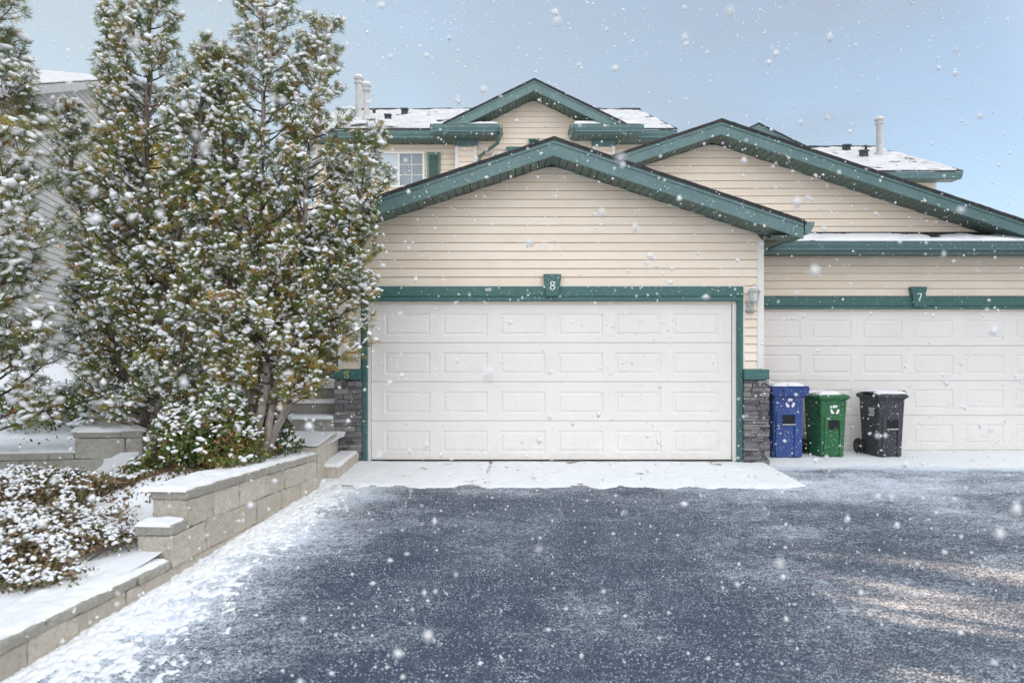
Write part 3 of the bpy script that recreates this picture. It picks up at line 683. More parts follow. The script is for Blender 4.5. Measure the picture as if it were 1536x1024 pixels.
m = MB(); m.box(PX(794,14.7), PX(808,14.7), 14.66, 14.78, PZ(217.5,14.7), PZ(210,14.7)); m.hexa([(PX(793,14.7),14.6,PZ(212,14.7)),(PX(809,14.7),14.6,PZ(212,14.7)),(PX(809,14.7),14.78,PZ(212,14.7)+.06),(PX(793,14.7),14.78,PZ(212,14.7)+.06),(PX(793,14.7),14.6,PZ(211,14.7)),(PX(809,14.7),14.6,PZ(211,14.7)),(PX(809,14.7),14.78,PZ(211,14.7)+.07),(PX(793,14.7),14.78,PZ(211,14.7)+.07)])
add('vent_hood', m, MAT['teal_dark'], u8)
m = MB(); m.tube([(-.27,14.33,5.95),(-.27,14.36,5.83),(-.30,14.45,5.77),(-.58,14.68,5.64),(-.69,14.70,5.56),(-.70,14.70,5.4),(-.70,14.70,3.2)], .035, 8)
add('downspout', m, MAT['soffit'], u8, smooth=True)
# entry wall beside the garage with stone veneer
m = MB(); ledgestone(m, -4.6, -2.32, 13.0, 13.25, .9, 2.35, 77); add('entry_stone', m, MAT['stone'], u8)
m = MB(); m.box(-4.7, -2.32, 12.95, 13.25, 2.36, 2.5); add('entry_trim', m, MAT['teal_dark'], u8)
m = MB(); siding(m, 13.05, 2.5, 4.2, lambda z: -4.6, lambda z: -2.32, seed=99); m.box(-4.59,-2.33,13.07,15.0,.9,4.2); add('entry_siding', m, MAT['siding'], u8)
fx7, roof7 = upper_house(u7, 8.1, 3.35, True, 6.19, 61, False)
def flue(par, x, y, z0, z1, r):
    m = MB(); m.lathe([(r*2.1,-.12),(r*1.5,.06),(r*1.12,.14),(r,.16),(r,z1-z0-.19)], (x,y,z0), 18); m.lathe([(r*1.05,0),(r*1.45,.02),(r*1.5,.05),(r*1.2,.075),(r*1.2,.10),(r*1.55,.125),(r*1.6,.16),(r*1.3,.185),(.02,.2)], (x,y,z1-.20), 18)
    o = add('flue_pipe', m, MAT['flue'], par)
    s = MB(); s.lathe([(r*1.4,0),(r*1.3,.03),(r*.8,.055),(.01,.065)], (x,y,z1-.02), 16); add('snow_cap', s, MAT['snow'], o, smooth=True)
def roof_vent(par, x, y, z, w, h):
    m = MB(); m.hexa([(x-w/2,y-w*.3,z-.06),(x+w/2,y-w*.3,z-.06),(x+w/2,y+w*.5,z-.06),(x-w/2,y+w*.5,z-.06),(x-w*.45,y-w*.3,z+h*.7),(x+w*.45,y-w*.3,z+h*.7),(x+w*.45,y+w*.5,z+h*.8),(x-w*.45,y+w*.5,z+h*.8)])
    m.hexa([(x-w*.55,y-w*.5,z+h*.66),(x+w*.55,y-w*.5,z+h*.66),(x+w*.55,y+w*.6,z+h*.84),(x-w*.55,y+w*.6,z+h*.84),(x-w*.5,y-w*.5,z+h*.86),(x+w*.5,y-w*.5,z+h*.86),(x+w*.5,y+w*.6,z+h),(x-w*.5,y+w*.6,z+h)])
    o = add('roof_vent', m, MAT['black_metal'], par)
flue(u8, PX(549.5,15.95), 15.95, 6.69, 7.58, .068); flue(u8, PX(538,16.86), 16.86, 7.08, 8.1, .075)
roof_vent(u8, PX(607,17.4), 17.4, 7.32, .17, .22); roof_vent(u8, PX(582,16.1), 16.1, 6.75, .15, .2); roof_vent(u8, PX(561,17.4), 17.4, 7.3, .07, .22)
flue(u7, PX(1319,20.3), 20.3, 7.14, 8.25, .085)
roof_vent(u7, PX(1270,21.2), 21.2, 7.53, .2, .25); roof_vent(u7, PX(1296,19.9), 19.9, 6.97, .2, .27); roof_vent(u7, PX(1299,20.6), 20.6, 7.3, .06, .28)

# ================================================================== LEFT NEIGHBOUR HOUSE
nb = thing('neighbour_house', 'pale sided house with a snowy roof behind the pines on the left', 'house', (-13, 17, .8))
d = Vector((-.262, .965, 0)); nrm = Vector((.965, .262, 0)); P0 = Vector((-9.35, 12.0, 0)); Lw = 24.0; UM = 8.5; SG = .395; ZB = 5.95
def ztop(u): return ZB+SG*(UM-abs(u-UM)) if u < 2*UM else ZB
m = MB(); siding(m, 0, .4, ZB, lambda z: 0, lambda z: Lw, h=.15, seed=71, O=P0, U=d, Nn=nrm)
siding(m, 0, ZB, ZB+SG*UM, lambda z: (z-ZB)/SG, lambda z: 2*UM-(z-ZB)/SG, h=.15, seed=72, O=P0, U=d, Nn=nrm); add('side_siding', m, MAT['siding_grey'], nb)
m = MB()
def WP(u, off, z): p = P0+d*u+nrm*off; return (p.x, p.y, z)
m.hexa([WP(0,-.02,.4),WP(Lw,-.02,.4),WP(Lw,-9,.4),WP(0,-9,.4),WP(0,-.02,ZB),WP(Lw,-.02,ZB),WP(Lw,-9,ZB),WP(0,-9,ZB)])
m.hexa([WP(0,-.02,ZB),WP(2*UM,-.02,ZB),WP(2*UM,-9,ZB),WP(0,-9,ZB),WP(UM-.01,-.02,ZB+SG*UM),WP(UM+.01,-.02,ZB+SG*UM),WP(UM+.01,-9,ZB+SG*UM),WP(UM-.01,-9,ZB+SG*UM)]); add('wall', m, MAT['siding_grey'], nb)
def slope(lo, hi, o0, o1, mb):
    for ua, ub in ((-.7, UM), (2*UM+.7, UM)):
        za, zb2 = ZB-.7*SG, ZB+SG*UM
        c = [WP(ua,o0,za+lo),WP(ub,o0,zb2+lo),WP(ub,o1,zb2+lo),WP(ua,o1,za+lo)]; mb.hexa(c+[(p[0],p[1],p[2]+hi-lo) for p in c])
m = MB(); slope(.02, .10, .42, -9.4, m); rr = add('roof', m, MAT['shingle'], nb)
m = MB(); slope(-.10, .08, .445, .422, m); add('fascia', m, MAT['flue'], rr)
m = MB(); slope(.102, .125, .41, -9.3, m); add('snow_cover', m, MAT['snow_roof'], rr)
for u0, zz in ((5.0, 1.7), (9.5, 1.7), (14.0, 1.7)):
    w = MB(); w.hexa([WP(u0,.02,zz),WP(u0+1.3,.02,zz),WP(u0+1.3,.05,zz),WP(u0,.05,zz),WP(u0,.02,zz+1.3),WP(u0+1.3,.02,zz+1.3),WP(u0+1.3,.05,zz+1.3),WP(u0,.05,zz+1.3)])
    o = add('window', w, MAT['white'], nb); w = MB(); w.poly([WP(u0+.07,.055,zz+.07),WP(u0+1.23,.055,zz+.07),WP(u0+1.23,.055,zz+1.23),WP(u0+.07,.055,zz+1.23)]); add('pane', w, MAT['glass_pale'], o)

# ================================================================== GROUND, DRIVEWAY, APRON
def wx(Y): return np.interp(Y, [1.0, 3.65, 5.0, 5.3, 6.6, 7.75, 9.3], [-2.80, -2.67, -2.49, -2.47, -2.33, -2.17, -2.12])
def drive_z(y): return np.minimum(-.05*(9.3-y), -.045)
m = MB()
ys = np.concatenate([[-60, -40], np.linspace(-4, 8.4, 32), [9.2, 10.7]])
def dz(y): return float(drive_z(max(y, -4.0))) if y >= -4 else float(drive_z(-4.0))-.01*(-4-y)
for a, b in zip(ys[:-1], ys[1:]):
    m.poly([(-2.95, a, dz(a)), (13.0, a, dz(a)), (13.0, b, dz(b)), (-2.95, b, dz(b))])
structure(add('driveway', m, MAT['asphalt']))
g = MB(); g.poly([(-900,-900,-3.4),(900,-900,-3.4),(900,900,-3.4),(-900,900,-3.4)]); structure(add('ground', g, MAT['snow_ground']))
# snow-covered earth beside and behind (one height field)
def terrain_z(x, y):
    x = np.asarray(x, float); y = np.asarray(y, float)
    bed = np.interp(y, [-5, 3.0, 4.6, 5.6, 6.3, 7.2, 8.6], [-.40, -.16, -.05, .04, .14, .20, .22])
    plant = np.clip((y-5.5)/.7, 0, 1)*np.clip((x+3.75)/.55, 0, 1)
    z = bed+(.335-bed)*plant
    up = (y > 7.22+.18*(np.clip(x, -8, -4.5)+4.5)) & (x < -3.86)
    zu = np.interp(y, [7.0, 8.3, 9.6, 11, 14, 18, 40], [.40, .43, .62, .85, 1.15, 1.5, 2.4])
    zu = zu+.05*np.clip(-x-6, 0, 6)
    z = np.where(up, zu, z)
    back = np.clip((y-7.9)/1.0, 0, 1)
    z2 = np.interp(y, [7.9, 9.1, 10.2, 14, 40], [.335, .36, .9, .95, 1.0])
    z = np.where(~up & (x >= -3.86), np.where(y > 7.9, z2, z), z)
    z = z+.018*fbm(x, y, 1.4, 4, 5)+.006*fbm(x, y, 9, 3, 6)
    return z
xs = np.concatenate([np.linspace(-40,-9.8,22), np.linspace(-9.7,-2.36,210)]); yy = np.concatenate([np.linspace(-6,1.9,22), np.linspace(2,9.4,200), np.linspace(9.5,40,70)])
X, Y = np.meshgrid(xs, yy)
lim = wx(Y)-.06
u = (X+40)/(40-2.36); Xc = np.where(Y < 9.3, -40+u*(lim+40), -40+u*(40-2.31))
Z = terrain_z(Xc, Y)
I = np.arange(X.size).reshape(X.shape); Fq = np.stack([I[:-1,:-1], I[:-1,1:], I[1:,1:], I[1:,:-1]], -1).reshape(-1, 4)
o = link('snowy_ground', fast_mesh('snowy_ground', np.stack([Xc, Y, Z], -1).reshape(-1,3), Fq, None, True), MAT['snow_ground']); structure(o)
m = MB(); m.box(8.76, 60, 10.4, 60, -2.5, -.07); m.box(13.0, 60, -60, 10.4, -3.3, -.3); structure(add('snowy_verge', m, MAT['snow_ground']))
# concrete apron in front of door 8
ap = MB()
for a, b in ((-2.12, -.30), (-.285, 3.30)):
    ap.hexa([(a,7.92,-.3),(b-.05 if b > 3 else b,7.92,-.3),(b,W8+.3,-.3),(a,W8+.3,-.3),(a,7.92,-.062),(b-.05 if b > 3 else b,7.92,-.062),(b,W8+.06,.0),(a,W8+.06,.0)])
structure(add('concrete_apron', ap, MAT['step']))
# snow lying on the apron
nx, ny = 300, 90
X, Y = np.meshgrid(np.linspace(-2.2, 3.345, nx), np.linspace(7.6, W8-.005, ny))
n = fbm(X, Y, 2.6, 5, 71); n2 = fbm(X, Y, 13, 4, 72)
edge = np.clip((Y-7.88-.13*fbm(X, Y*0, 4, 5, 75))/.09, 0, 1)*np.clip((3.33-X)/.035, 0, 1)
door_thin = np.clip((W8+.02-Y)/.12, 0, 1)
h = (.0095+.015*n+.012*n2+.014*np.clip(1-(X+2)/.7, 0, 1))*edge*(.35+.65*door_thin); h = np.where(h < -.002, -.002+0*h, h)
crack = np.exp(-((X+.292+.01*np.sin(Y*6))/.012)**2)*np.clip((Y-8.0)*1.4, 0, 1)*(n2 > -.25); h = h-crack*.03
base = np.interp(Y, [7.0, 7.92, W8+.06], [-.108, -.062, 0]); Z = base+h-.012*(edge < .02)
I = np.arange(X.size).reshape(X.shape); Fq = np.stack([I[:-1,:-1], I[:-1,1:], I[1:,1:], I[1:,:-1]], -1).reshape(-1, 4)
o = link('apron_snow', fast_mesh('apron_snow', np.stack([X,Y,Z],-1).reshape(-1,3), Fq, None, True), MAT['snow']); o['kind'] = 'stuff'; tag(o, 'thin fresh snow lying on the apron before door 8', 'snow')
# drifted snow along the retaining wall, breaking up over the asphalt
nx, ny = 330, 520
U_, Y = np.meshgrid(np.linspace(0, 1, nx)**1.25, np.linspace(1.0, 9.28, ny)); X = wx(Y)-.02+U_*2.6
dd = X-wx(Y)
n = fbm(X, Y, 1.3, 5, 81); n2 = fbm(X, Y, 7, 4, 82); n3 = fbm(X, Y, 22, 3, 83)
wdt = np.interp(Y, [1, 3, 4, 5, 6.5, 8, 9.3], [.95, .82, .70, .56, .46, .38, .2])
dr = 1-dd/wdt; dr = np.where(dr < 0, dr*1.7, dr)
n4 = fbm(X, Y, 45, 2, 84); h = .026*np.clip(dr, -1.6, 1)+.018*n+.022*n2+.028*n3+.026*n4-.005
h = np.where(h > 0, h, h*.5)
h = np.where(h > .012, .012+(h-.012)*.6, h); h = np.clip(h, -.02, .06)
lip = np.clip((dd)/.05, 0, 1); h = h*np.where(h > 0, .55+.45*lip, 1)
Z = np.minimum(drive_z(Y), -.05*(9.3-Y)-.0)+h-.002
I = np.arange(X.size).reshape(X.shape); Fq = np.stack([I[:-1,:-1], I[:-1,1:], I[1:,1:], I[1:,:-1]], -1).reshape(-1, 4)
o = link('drifted_snow', fast_mesh('drifted_snow', np.stack([X,Y,Z],-1).reshape(-1,3), Fq, None, True), MAT['snow']); o['kind'] = 'stuff'; tag(o, 'crumbly drift of snow along the foot of the block wall', 'snow')
# snow along the foot of garage 7
nx, ny = 420, 70
X, Y = np.meshgrid(np.linspace(3.36, 9.0, nx), np.linspace(8.7, W7+.05, ny))
n = fbm(X, Y, 2.2, 5, 91); n2 = fbm(X, Y, 14, 4, 92)
h = .018*np.clip((Y-9.12-.22*n-.10*(X-3.4)*.0)/.35, -1, 1)+.006*n2+.003*n
Z = -.047+np.clip(h, -.012, .022)
I = np.arange(X.size).reshape(X.shape); Fq = np.stack([I[:-1,:-1], I[:-1,1:], I[1:,1:], I[1:,:-1]], -1).reshape(-1, 4)
o = link('threshold_snow', fast_mesh('threshold_snow', np.stack([X,Y,Z],-1).reshape(-1,3), Fq, None, True), MAT['snow']); o['kind'] = 'stuff'; tag(o, 'thin band of snow under the bins along the foot of door 7', 'snow')

# ================================================================== RETAINING WALLS AND STEPS
def blocks(mb, path, z0f, z1f, Ls, thick, seed, jit=.006, off=0.0):
    """row of blocks following path(s)->(x,y), inward normal to the left; s measured along Y or X."""
    rnd = random.Random(seed); s = Ls[0]
    while s < Ls[1]-.02:
        e = min(s+rnd.uniform(.36,.50), Ls[1])
        if Ls[1]-e < .12: e = Ls[1]
        a = Vector(path(s+.003)); b = Vector(path(e-.003)); t = (b-a).normalized(); n = Vector((-t.y, t.x))
        j = lambda: rnd.uniform(-jit, jit)
        o0, o1 = off+rnd.uniform(-.004,.010), off+rnd.uniform(-.004,.010)
        za, zb = z0f(s), z0f(e); ta, tb = z1f(s), z1f(e); dz_ = rnd.uniform(-.003,.003)
        a2, b2 = a+n*thick, b+n*thick; a1, b1 = a-n*o0, b-n*o1
        mb.hexa([(a1.x+j(),a1.y+j(),za),(b1.x+j(),b1.y+j(),zb),(b2.x,b2.y,zb),(a2.x,a2.y,za),(a1.x+j(),a1.y+j(),ta+dz_),(b1.x+j(),b1.y+j(),tb+dz_),(b2.x,b2.y,tb+dz_),(a2.x,a2.y,ta+dz_)], rnd.random())
        s = e
def along(path, Ls, w0, w1, zf, h, seed, res=.02):
    """lumpy snow lying along the top of a wall."""
    n_ = int((Ls[1]-Ls[0])/res)+2; m_ = int((w1-w0)/res)+2
    S, W = np.meshgrid(np.linspace(Ls[0], Ls[1], n_), np.linspace(w0, w1, m_), indexing='ij')
    xy = np.array([path(s) for s in S[:,0]]); t = np.gradient(xy, axis=0); t /= np.linalg.norm(t, axis=1)[:,None]; nn = np.stack([-t[:,1], t[:,0]], -1)
    X = xy[:,0][:,None]+nn[:,0][:,None]*W; Y = xy[:,1][:,None]+nn[:,1][:,None]*W
    e = np.minimum.reduce([(W-w0), (w1-W)*1.0, (S-Ls[0]), (Ls[1]-S)]); e = np.clip(e/.035, 0, 1); r = np.sqrt(np.clip(1-(1-e)**2, 0, 1))
    ee = .03*fbm(X, Y, 9, 3, seed+3)
    Z = np.vectorize(zf)(S)+(h*(.85+.55*fbm(X, Y, 3.5, 4, seed)+.5*fbm(X, Y, 14, 3, seed+1)))*r
    X = X+ee*(1-r); Z = np.where(e < .01, Z-.006, Z)
    I = np.arange(S.size).reshape(S.shape); Fq = np.stack([I[:-1,:-1], I[:-1,1:], I[1:,1:], I[1:,:-1]], -1).reshape(-1, 4)[:, ::-1]
    return fast_mesh('snow', np.stack([X,Y,Z],-1).reshape(-1,3), Fq, None, True)
rw = thing('retaining_wall', 'stepped split-face block retaining wall along the left edge of the driveway', 'wall', (-2.5, 5.2, -.2))
pw = lambda s: (float(wx(s)), s)
c0 = MB(); blocks(c0, pw, lambda s: -.62, lambda s: -.132, (1.0, 8.19), .26, 1); 
blocks(c0, lambda s: (float(wx(s))+.003, s), lambda s: -.128, lambda s: .105 if s < 5.35 else .108-.018*(s-5.3), (5.09, 7.80), .26, 2)
blocks(c0, lambda s: (float(wx(s)), s), lambda s: .110-.018*(s-5.3) if s > 5.3 else .11, lambda s: .322-.028*(s-5.3), (5.30, 7.76), .27, 3)
roughen(add('block_course', c0, MAT['block'], rw, bevel=.008), .022)
cp = MB(); blocks(cp, pw, lambda s: -.129, lambda s: -.068, (1.0, 5.085), .27, 4, .007, .012)
blocks(cp, pw, lambda s: .109, lambda s: .183, (5.08, 5.31), .27, 5, .006, .012)
blocks(cp, pw, lambda s: .325-.028*(s-5.3), lambda s: .396-.030*(s-5.3), (5.29, 7.77), .28, 6, .007, .014)
roughen(add('cap_course', cp, MAT['cap'], rw, bevel=.01), .018)
link('snow_cover', along(pw, (1.0, 5.08), .004, .40, lambda s: -.070, .034, 101), MAT['snow'], rw)
link('snow_cover', along(pw, (5.075, 5.30), -.004, .27, lambda s: .181, .030, 102), MAT['snow'], rw)
link('snow_cover', along(pw, (5.28, 7.80), .0, .38, lambda s: .394-.030*(s-5.3), .036, 103), MAT['snow'], rw)
# landing and the lower step block
st = thing('concrete_steps', 'snow dusted concrete steps with a landing climbing beside the left stone pier', 'steps', (-2.8, 8.8, .1))
m = MB(); m.hexa([(-3.6,7.80,-.1),(-2.165,7.80,-.1),(-2.285,9.2,-.1),(-3.6,9.2,-.1),(-3.6,7.80,.386),(-2.165,7.80,.386),(-2.285,9.2,.39),(-3.6,9.2,.39)], .3); roughen(add('landing', m, MAT['block'], st, bevel=.012), .018, .05, 5)
m = MB(); m.hexa([(-2.26,8.2,-.2),(-2.03,8.2,-.2),(-2.03,9.2,-.2),(-2.26,9.2,-.2),(-2.26,8.2,.115),(-2.03,8.2,.115),(-2.005,9.2,.135),(-2.28,9.2,.135)], .4); roughen(add('kerb_block', m, MAT['block'], st, bevel=.012), .018)
for k in range(3):
    m = MB(); y0 = 9.2+.3*k; m.box(-3.75, -2.335, y0, 9.2+.3*(k+1)-.003 if k < 2 else 13.0, .2, .39+.19*(k+1), .6); add('tread', m, MAT['step'], st, bevel=.012)
    sn = snow_sheet(-3.74, -2.34, y0-.012, y0+.29 if k < 2 else y0+2.5, lambda x, y: .388+.19*(k+1)+0*x, .030, 110+k, .025, 3, -.8, .03); link('snow_cover', sn, MAT['snow'], st)
def lx(y): return -2.165-.0857*(y-7.8)
X, Y = np.meshgrid(np.linspace(0,1,64), np.linspace(7.79, 9.2, 70)); XX = -3.3+X*(lx(Y)+3.3-.006)
r = np.clip(np.minimum((lx(Y)-XX)/.03, (Y-7.78)/.05), 0, 1); r = np.sqrt(1-(1-r)**2)
ZZ = .384+(.032+.014*fbm(XX, Y, 4, 4, 120))*r; I = np.arange(X.size).reshape(X.shape); Fq = np.stack([I[:-1,:-1], I[:-1,1:], I[1:,1:], I[1:,:-1]], -1).reshape(-1, 4)
link('snow_cover', fast_mesh('snow', np.stack([XX,Y,ZZ],-1).reshape(-1,3), Fq, None, True), MAT['snow'], st)
sn = snow_sheet(-2.27, -2.022, 8.195, 9.2, lambda x, y: .113+.02*(y-8.2), .026, 121, .02, 5, -.9, .03); link('snow_cover', sn, MAT['snow'], st)
# upper garden wall
gw = thing('garden_wall', 'weathered grey block wall stepping up behind the low shrub on the far left', 'wall', (-4.8, 7.1, .1))
pg = lambda s: (s, 7.20+.17*(s+4.5) if s < -4.5 else 7.20+.10*(s+4.5))
m = MB(); blocks(m, pg, lambda s: -.1, lambda s: .185, (-9.0, -3.84), .26, 21); blocks(m, pg, lambda s: .189, lambda s: .345, (-9.0, -3.84), .26, 22); blocks(m, lambda s: (s, pg(s)[1]+.01), lambda s: .350, lambda s: .56, (-4.50, -3.84), .28, 23)
blocks(m, lambda s: (s, 8.35), lambda s: .40, lambda s: .76, (-5.05, -3.95), .28, 24)
m.box(-4.12, -3.84, 7.5, 9.0, 0, .555, .6)
add('block_course', m, MAT['cap'], gw, bevel=.008)
m = MB(); blocks(m, pg, lambda s: .349, lambda s: .415, (-9.0, -4.50), .27, 25, .006, .01); blocks(m, lambda s: (s, pg(s)[1]+.01), lambda s: .564, lambda s: .628, (-4.52, -3.83), .29, 26, .006, .01)
blocks(m, lambda s: (s, 8.35), lambda s: .764, lambda s: .83, (-5.07, -3.93), .29, 27, .006, .01)
add('cap_course', m, MAT['cap'], gw, bevel=.01)
link('snow_cover', along(pg, (-9.0, -4.48), .0, .45, lambda s: .413, .045, 131, .03), MAT['snow'], gw)
link('snow_cover', along(lambda s: (s, pg(s)[1]+.01), (-4.54, -3.80), -.01, .32, lambda s: .626, .045, 132), MAT['snow'], gw)
link('snow_cover', along(lambda s: (s, 8.35), (-5.07, -3.92), -.01, .32, lambda s: .828, .045, 133), MAT['snow'], gw)

# ================================================================== WHEELED BINS
def recycle(par, cx, y, cz, r, tilt=0):
    mb = MB()
    for k in range(3):
        a0 = pi/2+k*2*pi/3
        def Q(rad, ang): return (cx+rad*cos(ang), cz+rad*sin(ang))
        P_ = lambda a, b: (Q(a, b)[0], y+tilt*(Q(a, b)[1]-cz), Q(a, b)[1])
        n = 6; a1, a2 = a0-.62, a0+.36
        for i in range(n):
            t0 = a1+(a2-a1)*i/n; t1 = a1+(a2-a1)*(i+1)/n
            mb.poly([P_(r*.50, t0), P_(r*1.0, t0), P_(r*1.0, t1), P_(r*.50, t1)])
        mb.poly([P_(r*.34, a2), P_(r*1.16, a2), P_(r*.72, a2+.52)])
    return add('recycling_symbol', mb, MAT['decal'], par)
def rounded(w, d, r, n=4):
    pts = []
    for cx_, cy_, a in ((w/2-r, d/2-r, 0), (-w/2+r, d/2-r, pi/2), (-w/2+r, -d/2+r, pi), (w/2-r, -d/2+r, 3*pi/2)):
        for i in range(n+1): t = a+pi/2*i/n; pts.append((cx_+r*cos(t), cy_+r*sin(t)))
    return pts
def wheelie(label, loc, rot, mat, wt, wb, dt, db, H, style, group, seed):
    t = thing('wheelie_bin', label, 'bin', loc, rot, group, local=True)
    mb = MB(); rings = []
    for f_, zz in ((0, .015), (.06, .03), (.5, H*.5), (.93, H*.93), (1, H)):
        w = wb+(wt-wb)*f_; d_ = db+(dt-db)*f_; yo = 0
        pts = rounded(w, d_, .045); k = len(mb.v); rings.append(k)
        for p in pts: mb.v.append((p[0], p[1]+yo, zz)); mb.t.append(.5)
    n = len(pts)
    for a, b in zip(rings[:-1], rings[1:]):
        for i in range(n): j = (i+1) % n; mb.f.append((a+i, a+j, b+j, b+i))
    mb.f.append(tuple(range(rings[0]+n-1, rings[0]-1, -1))); mb.f.append(tuple(range(rings[-1], rings[-1]+n)))
    yf = lambda z: -(db+(dt-db)*z/H)/2
    # ribs framing the lifting channel on the front
    cw = .085 if style != 'blue' else .095; zt = H*.62
    ribs = ((-wb*.5+.03, -cw), (cw, wb*.5-.03)) if style != 'blue' else ((-wb*.5+.03, -cw), (cw-.01, wb*.5-.015))
    for a, b in ribs:
        mb.hexa([(a,yf(.02)-.024,.02),(b,yf(.02)-.024,.02),(b,yf(.02)+.02,.02),(a,yf(.02)+.02,.02),(a,yf(zt)-.018,zt),(b,yf(zt)-.018,zt),(b,yf(zt)+.02,zt),(a,yf(zt)+.02,zt)])
    mb.hexa([(-wb*.5+.03,yf(zt)-.018,zt),(wb*.5-.03,yf(zt)-.018,zt),(wb*.5-.03,yf(zt)+.02,zt),(-wb*.5+.03,yf(zt)+.02,zt),(-wb*.5+.06,yf(zt+.09)-.003,zt+.09),(wb*.5-.06,yf(zt+.09)-.003,zt+.09),(wb*.5-.06,yf(zt+.09)+.02,zt+.09),(-wb*.5+.06,yf(zt+.09)+.02,zt+.09)])
    # rim
    for i, (w, zz) in enumerate(((wt+.03, H-.045), )):
        k = len(mb.v); pr_ = rounded(w, dt+.03, .05)
        for z2 in (zz, H-.005):
            for p in pr_: mb.v.append((p[0], p[1], z2)); mb.t.append(.5)
        for q in range(n): r_ = (q+1) % n; mb.f.append((k+q, k+r_, k+n+r_, k+n+q))
        mb.f.append(tuple(range(k+n-1, k-1, -1))); mb.f.append(tuple(range(k+n, k+2*n)))
    body = add('body', mb, mat, t, bevel=.004)
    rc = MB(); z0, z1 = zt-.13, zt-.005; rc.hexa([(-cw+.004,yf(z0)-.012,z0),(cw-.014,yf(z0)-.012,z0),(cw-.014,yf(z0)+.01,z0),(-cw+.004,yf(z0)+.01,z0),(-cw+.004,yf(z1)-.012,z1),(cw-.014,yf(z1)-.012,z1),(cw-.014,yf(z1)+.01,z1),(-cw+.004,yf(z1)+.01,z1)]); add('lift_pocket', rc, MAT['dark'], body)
    if style != 'green':
        br = MB(); br.tube([(-cw,yf(zt-.12)-.022,zt-.135),(cw,yf(zt-.12)-.022,zt-.135)], .010, 8); add('lift_bar', br, MAT['flue'], body)
    # lid
    ld = MB()
    if style == 'blue':
        w, d_ = wt+.05, dt+.06
        ld.hexa([(-w/2+.0,-d_/2-.02,H-.11),(w/2-.0,-d_/2-.02,H-.11),(w/2,-d_/2+.03,H-.11),(-w/2,-d_/2+.03,H-.11),(-w/2-.025,-d_/2-.035,H+.01),(w/2+.025,-d_/2-.035,H+.01),(w/2+.025,-d_/2+.03,H+.01),(-w/2-.025,-d_/2+.03,H+.01)])
        for xx in (-w*.17, w*.2): ld.hexa([(xx-.012,-d_/2-.034,H-.10),(xx+.012,-d_/2-.034,H-.10),(xx+.012,-d_/2,H-.10),(xx-.012,-d_/2,H-.10),(xx-.02,-d_/2-.047,H),(xx+.02,-d_/2-.047,H),(xx+.02,-d_/2,H),(xx-.02,-d_/2,H)])
        ld.hexa([(-w/2-.02,-d_/2+.03,H-.03),(w/2+.02,-d_/2+.03,H-.03),(w/2+.01,d_/2,H-.03),(-w/2-.01,d_/2,H-.03),(-w/2-.02,-d_/2-.02,H+.025),(w/2+.02,-d_/2-.02,H+.025),(w/2-.02,d_/2,H+.05),(-w/2+.02,d_/2,H+.05)])
    else:
        w, d_ = wt+.06, dt+.07
        k = len(ld.v); prs = [(rounded(w, d_, .05), H-.028), (rounded(w+.01, d_+.01, .055), H+.005), (rounded(w-.05, d_-.05, .05), H+.03), (rounded(w*.6, d_*.6, .05), H+.045)]
        for pr_, z2 in prs:
            for p in pr_: ld.v.append((p[0], p[1]-.005, z2)); ld.t.append(.5)
        for q in range(len(prs)-1):
            for i in range(n): j = (i+1) % n; ld.f.append((k+q*n+i, k+q*n+j, k+(q+1)*n+j, k+(q+1)*n+i))
        ld.f.append(tuple(range(k+n-1, k-1, -1))); ld.f.append(tuple(range(k+3*n, k+4*n)))
    lo = add('lid', ld, mat, t, bevel=.005)
    if style == 'charcoal':   # torn plastic bag edges poking from under the lid
        bg = MB(); rnd = random.Random(seed)
        for q in range(9):
            x = -w/2+w*q/8; bg.hexa([(x-.03,-.1-.1*rnd.random(),H+.035),(x+.05,-.15,H+.035),(x+.05,.1,H+.03),(x-.03,.1,H+.03),(x-.03+rnd.uniform(-.02,.02),-.1,H+.045+.03*rnd.random()),(x+.05,-.1,H+.045+.03*rnd.random()),(x+.05,.08,H+.05),(x-.03,.08,H+.045)])
        add('bag_edge', bg, MAT['rubber'], lo)
    # handle, axle, wheels
    hb = MB(); hb.tube([(-wt*.42,dt/2+.055,H-.03),(wt*.42,dt/2+.055,H-.03)], .014, 8)
    for s in (-1, 1): hb.tube([(s*wt*.36,dt/2-.01,H-.03),(s*wt*.36,dt/2+.055,H-.03)], .012, 8)
    add('handle', hb, mat, t)
    ax = MB(); ax.tube([(-wb/2-.02,db/2+.01,.11),(wb/2+.02,db/2+.01,.11)], .011, 8); add('axle', ax, MAT['black_metal'], t)
    for s in (-1, 1):
        wh = MB(); c = (s*(wb/2+.035), db/2+.01, .115)
        prof = [(.02,-.028),(.085,-.028),(.108,-.020),(.115,0),(.108,.020),(.085,.028),(.02,.028)]; k = len(wh.v); nn_ = 22
        for r_, x_ in prof:
            for q in range(nn_): a = 2*pi*q/nn_; wh.v.append((c[0]+x_, c[1]+r_*cos(a), c[2]+r_*sin(a))); wh.t.append(.5)
        for i in range(len(prof)-1):
            for q in range(nn_): r2 = (q+1) % nn_; wh.f.append((k+i*nn_+q, k+i*nn_+r2, k+(i+1)*nn_+r2, k+(i+1)*nn_+q))
        wo = add('wheel', wh, MAT['rubber'], t, smooth=True)
        hbm = MB(); hbm.tube([(c[0]-s*.005, c[1], c[2]), (c[0]+s*.034, c[1], c[2])], .05, 14); add('hub', hbm, MAT['grey'], wo)
    # snow on the lid
    sn = snow_sheet(-wt/2-.01, wt/2+.01, -dt/2-.01, dt/2+.0, lambda x, y: H+.026+.012*np.clip(1-np.abs(x)/(wt/2), 0, 1)+(.010 if style == 'blue' else 0)*(1+y/dt*2), .035, seed, .018, 7, -.35, .05); link('snow_cover', sn, MAT['snow'], lo)
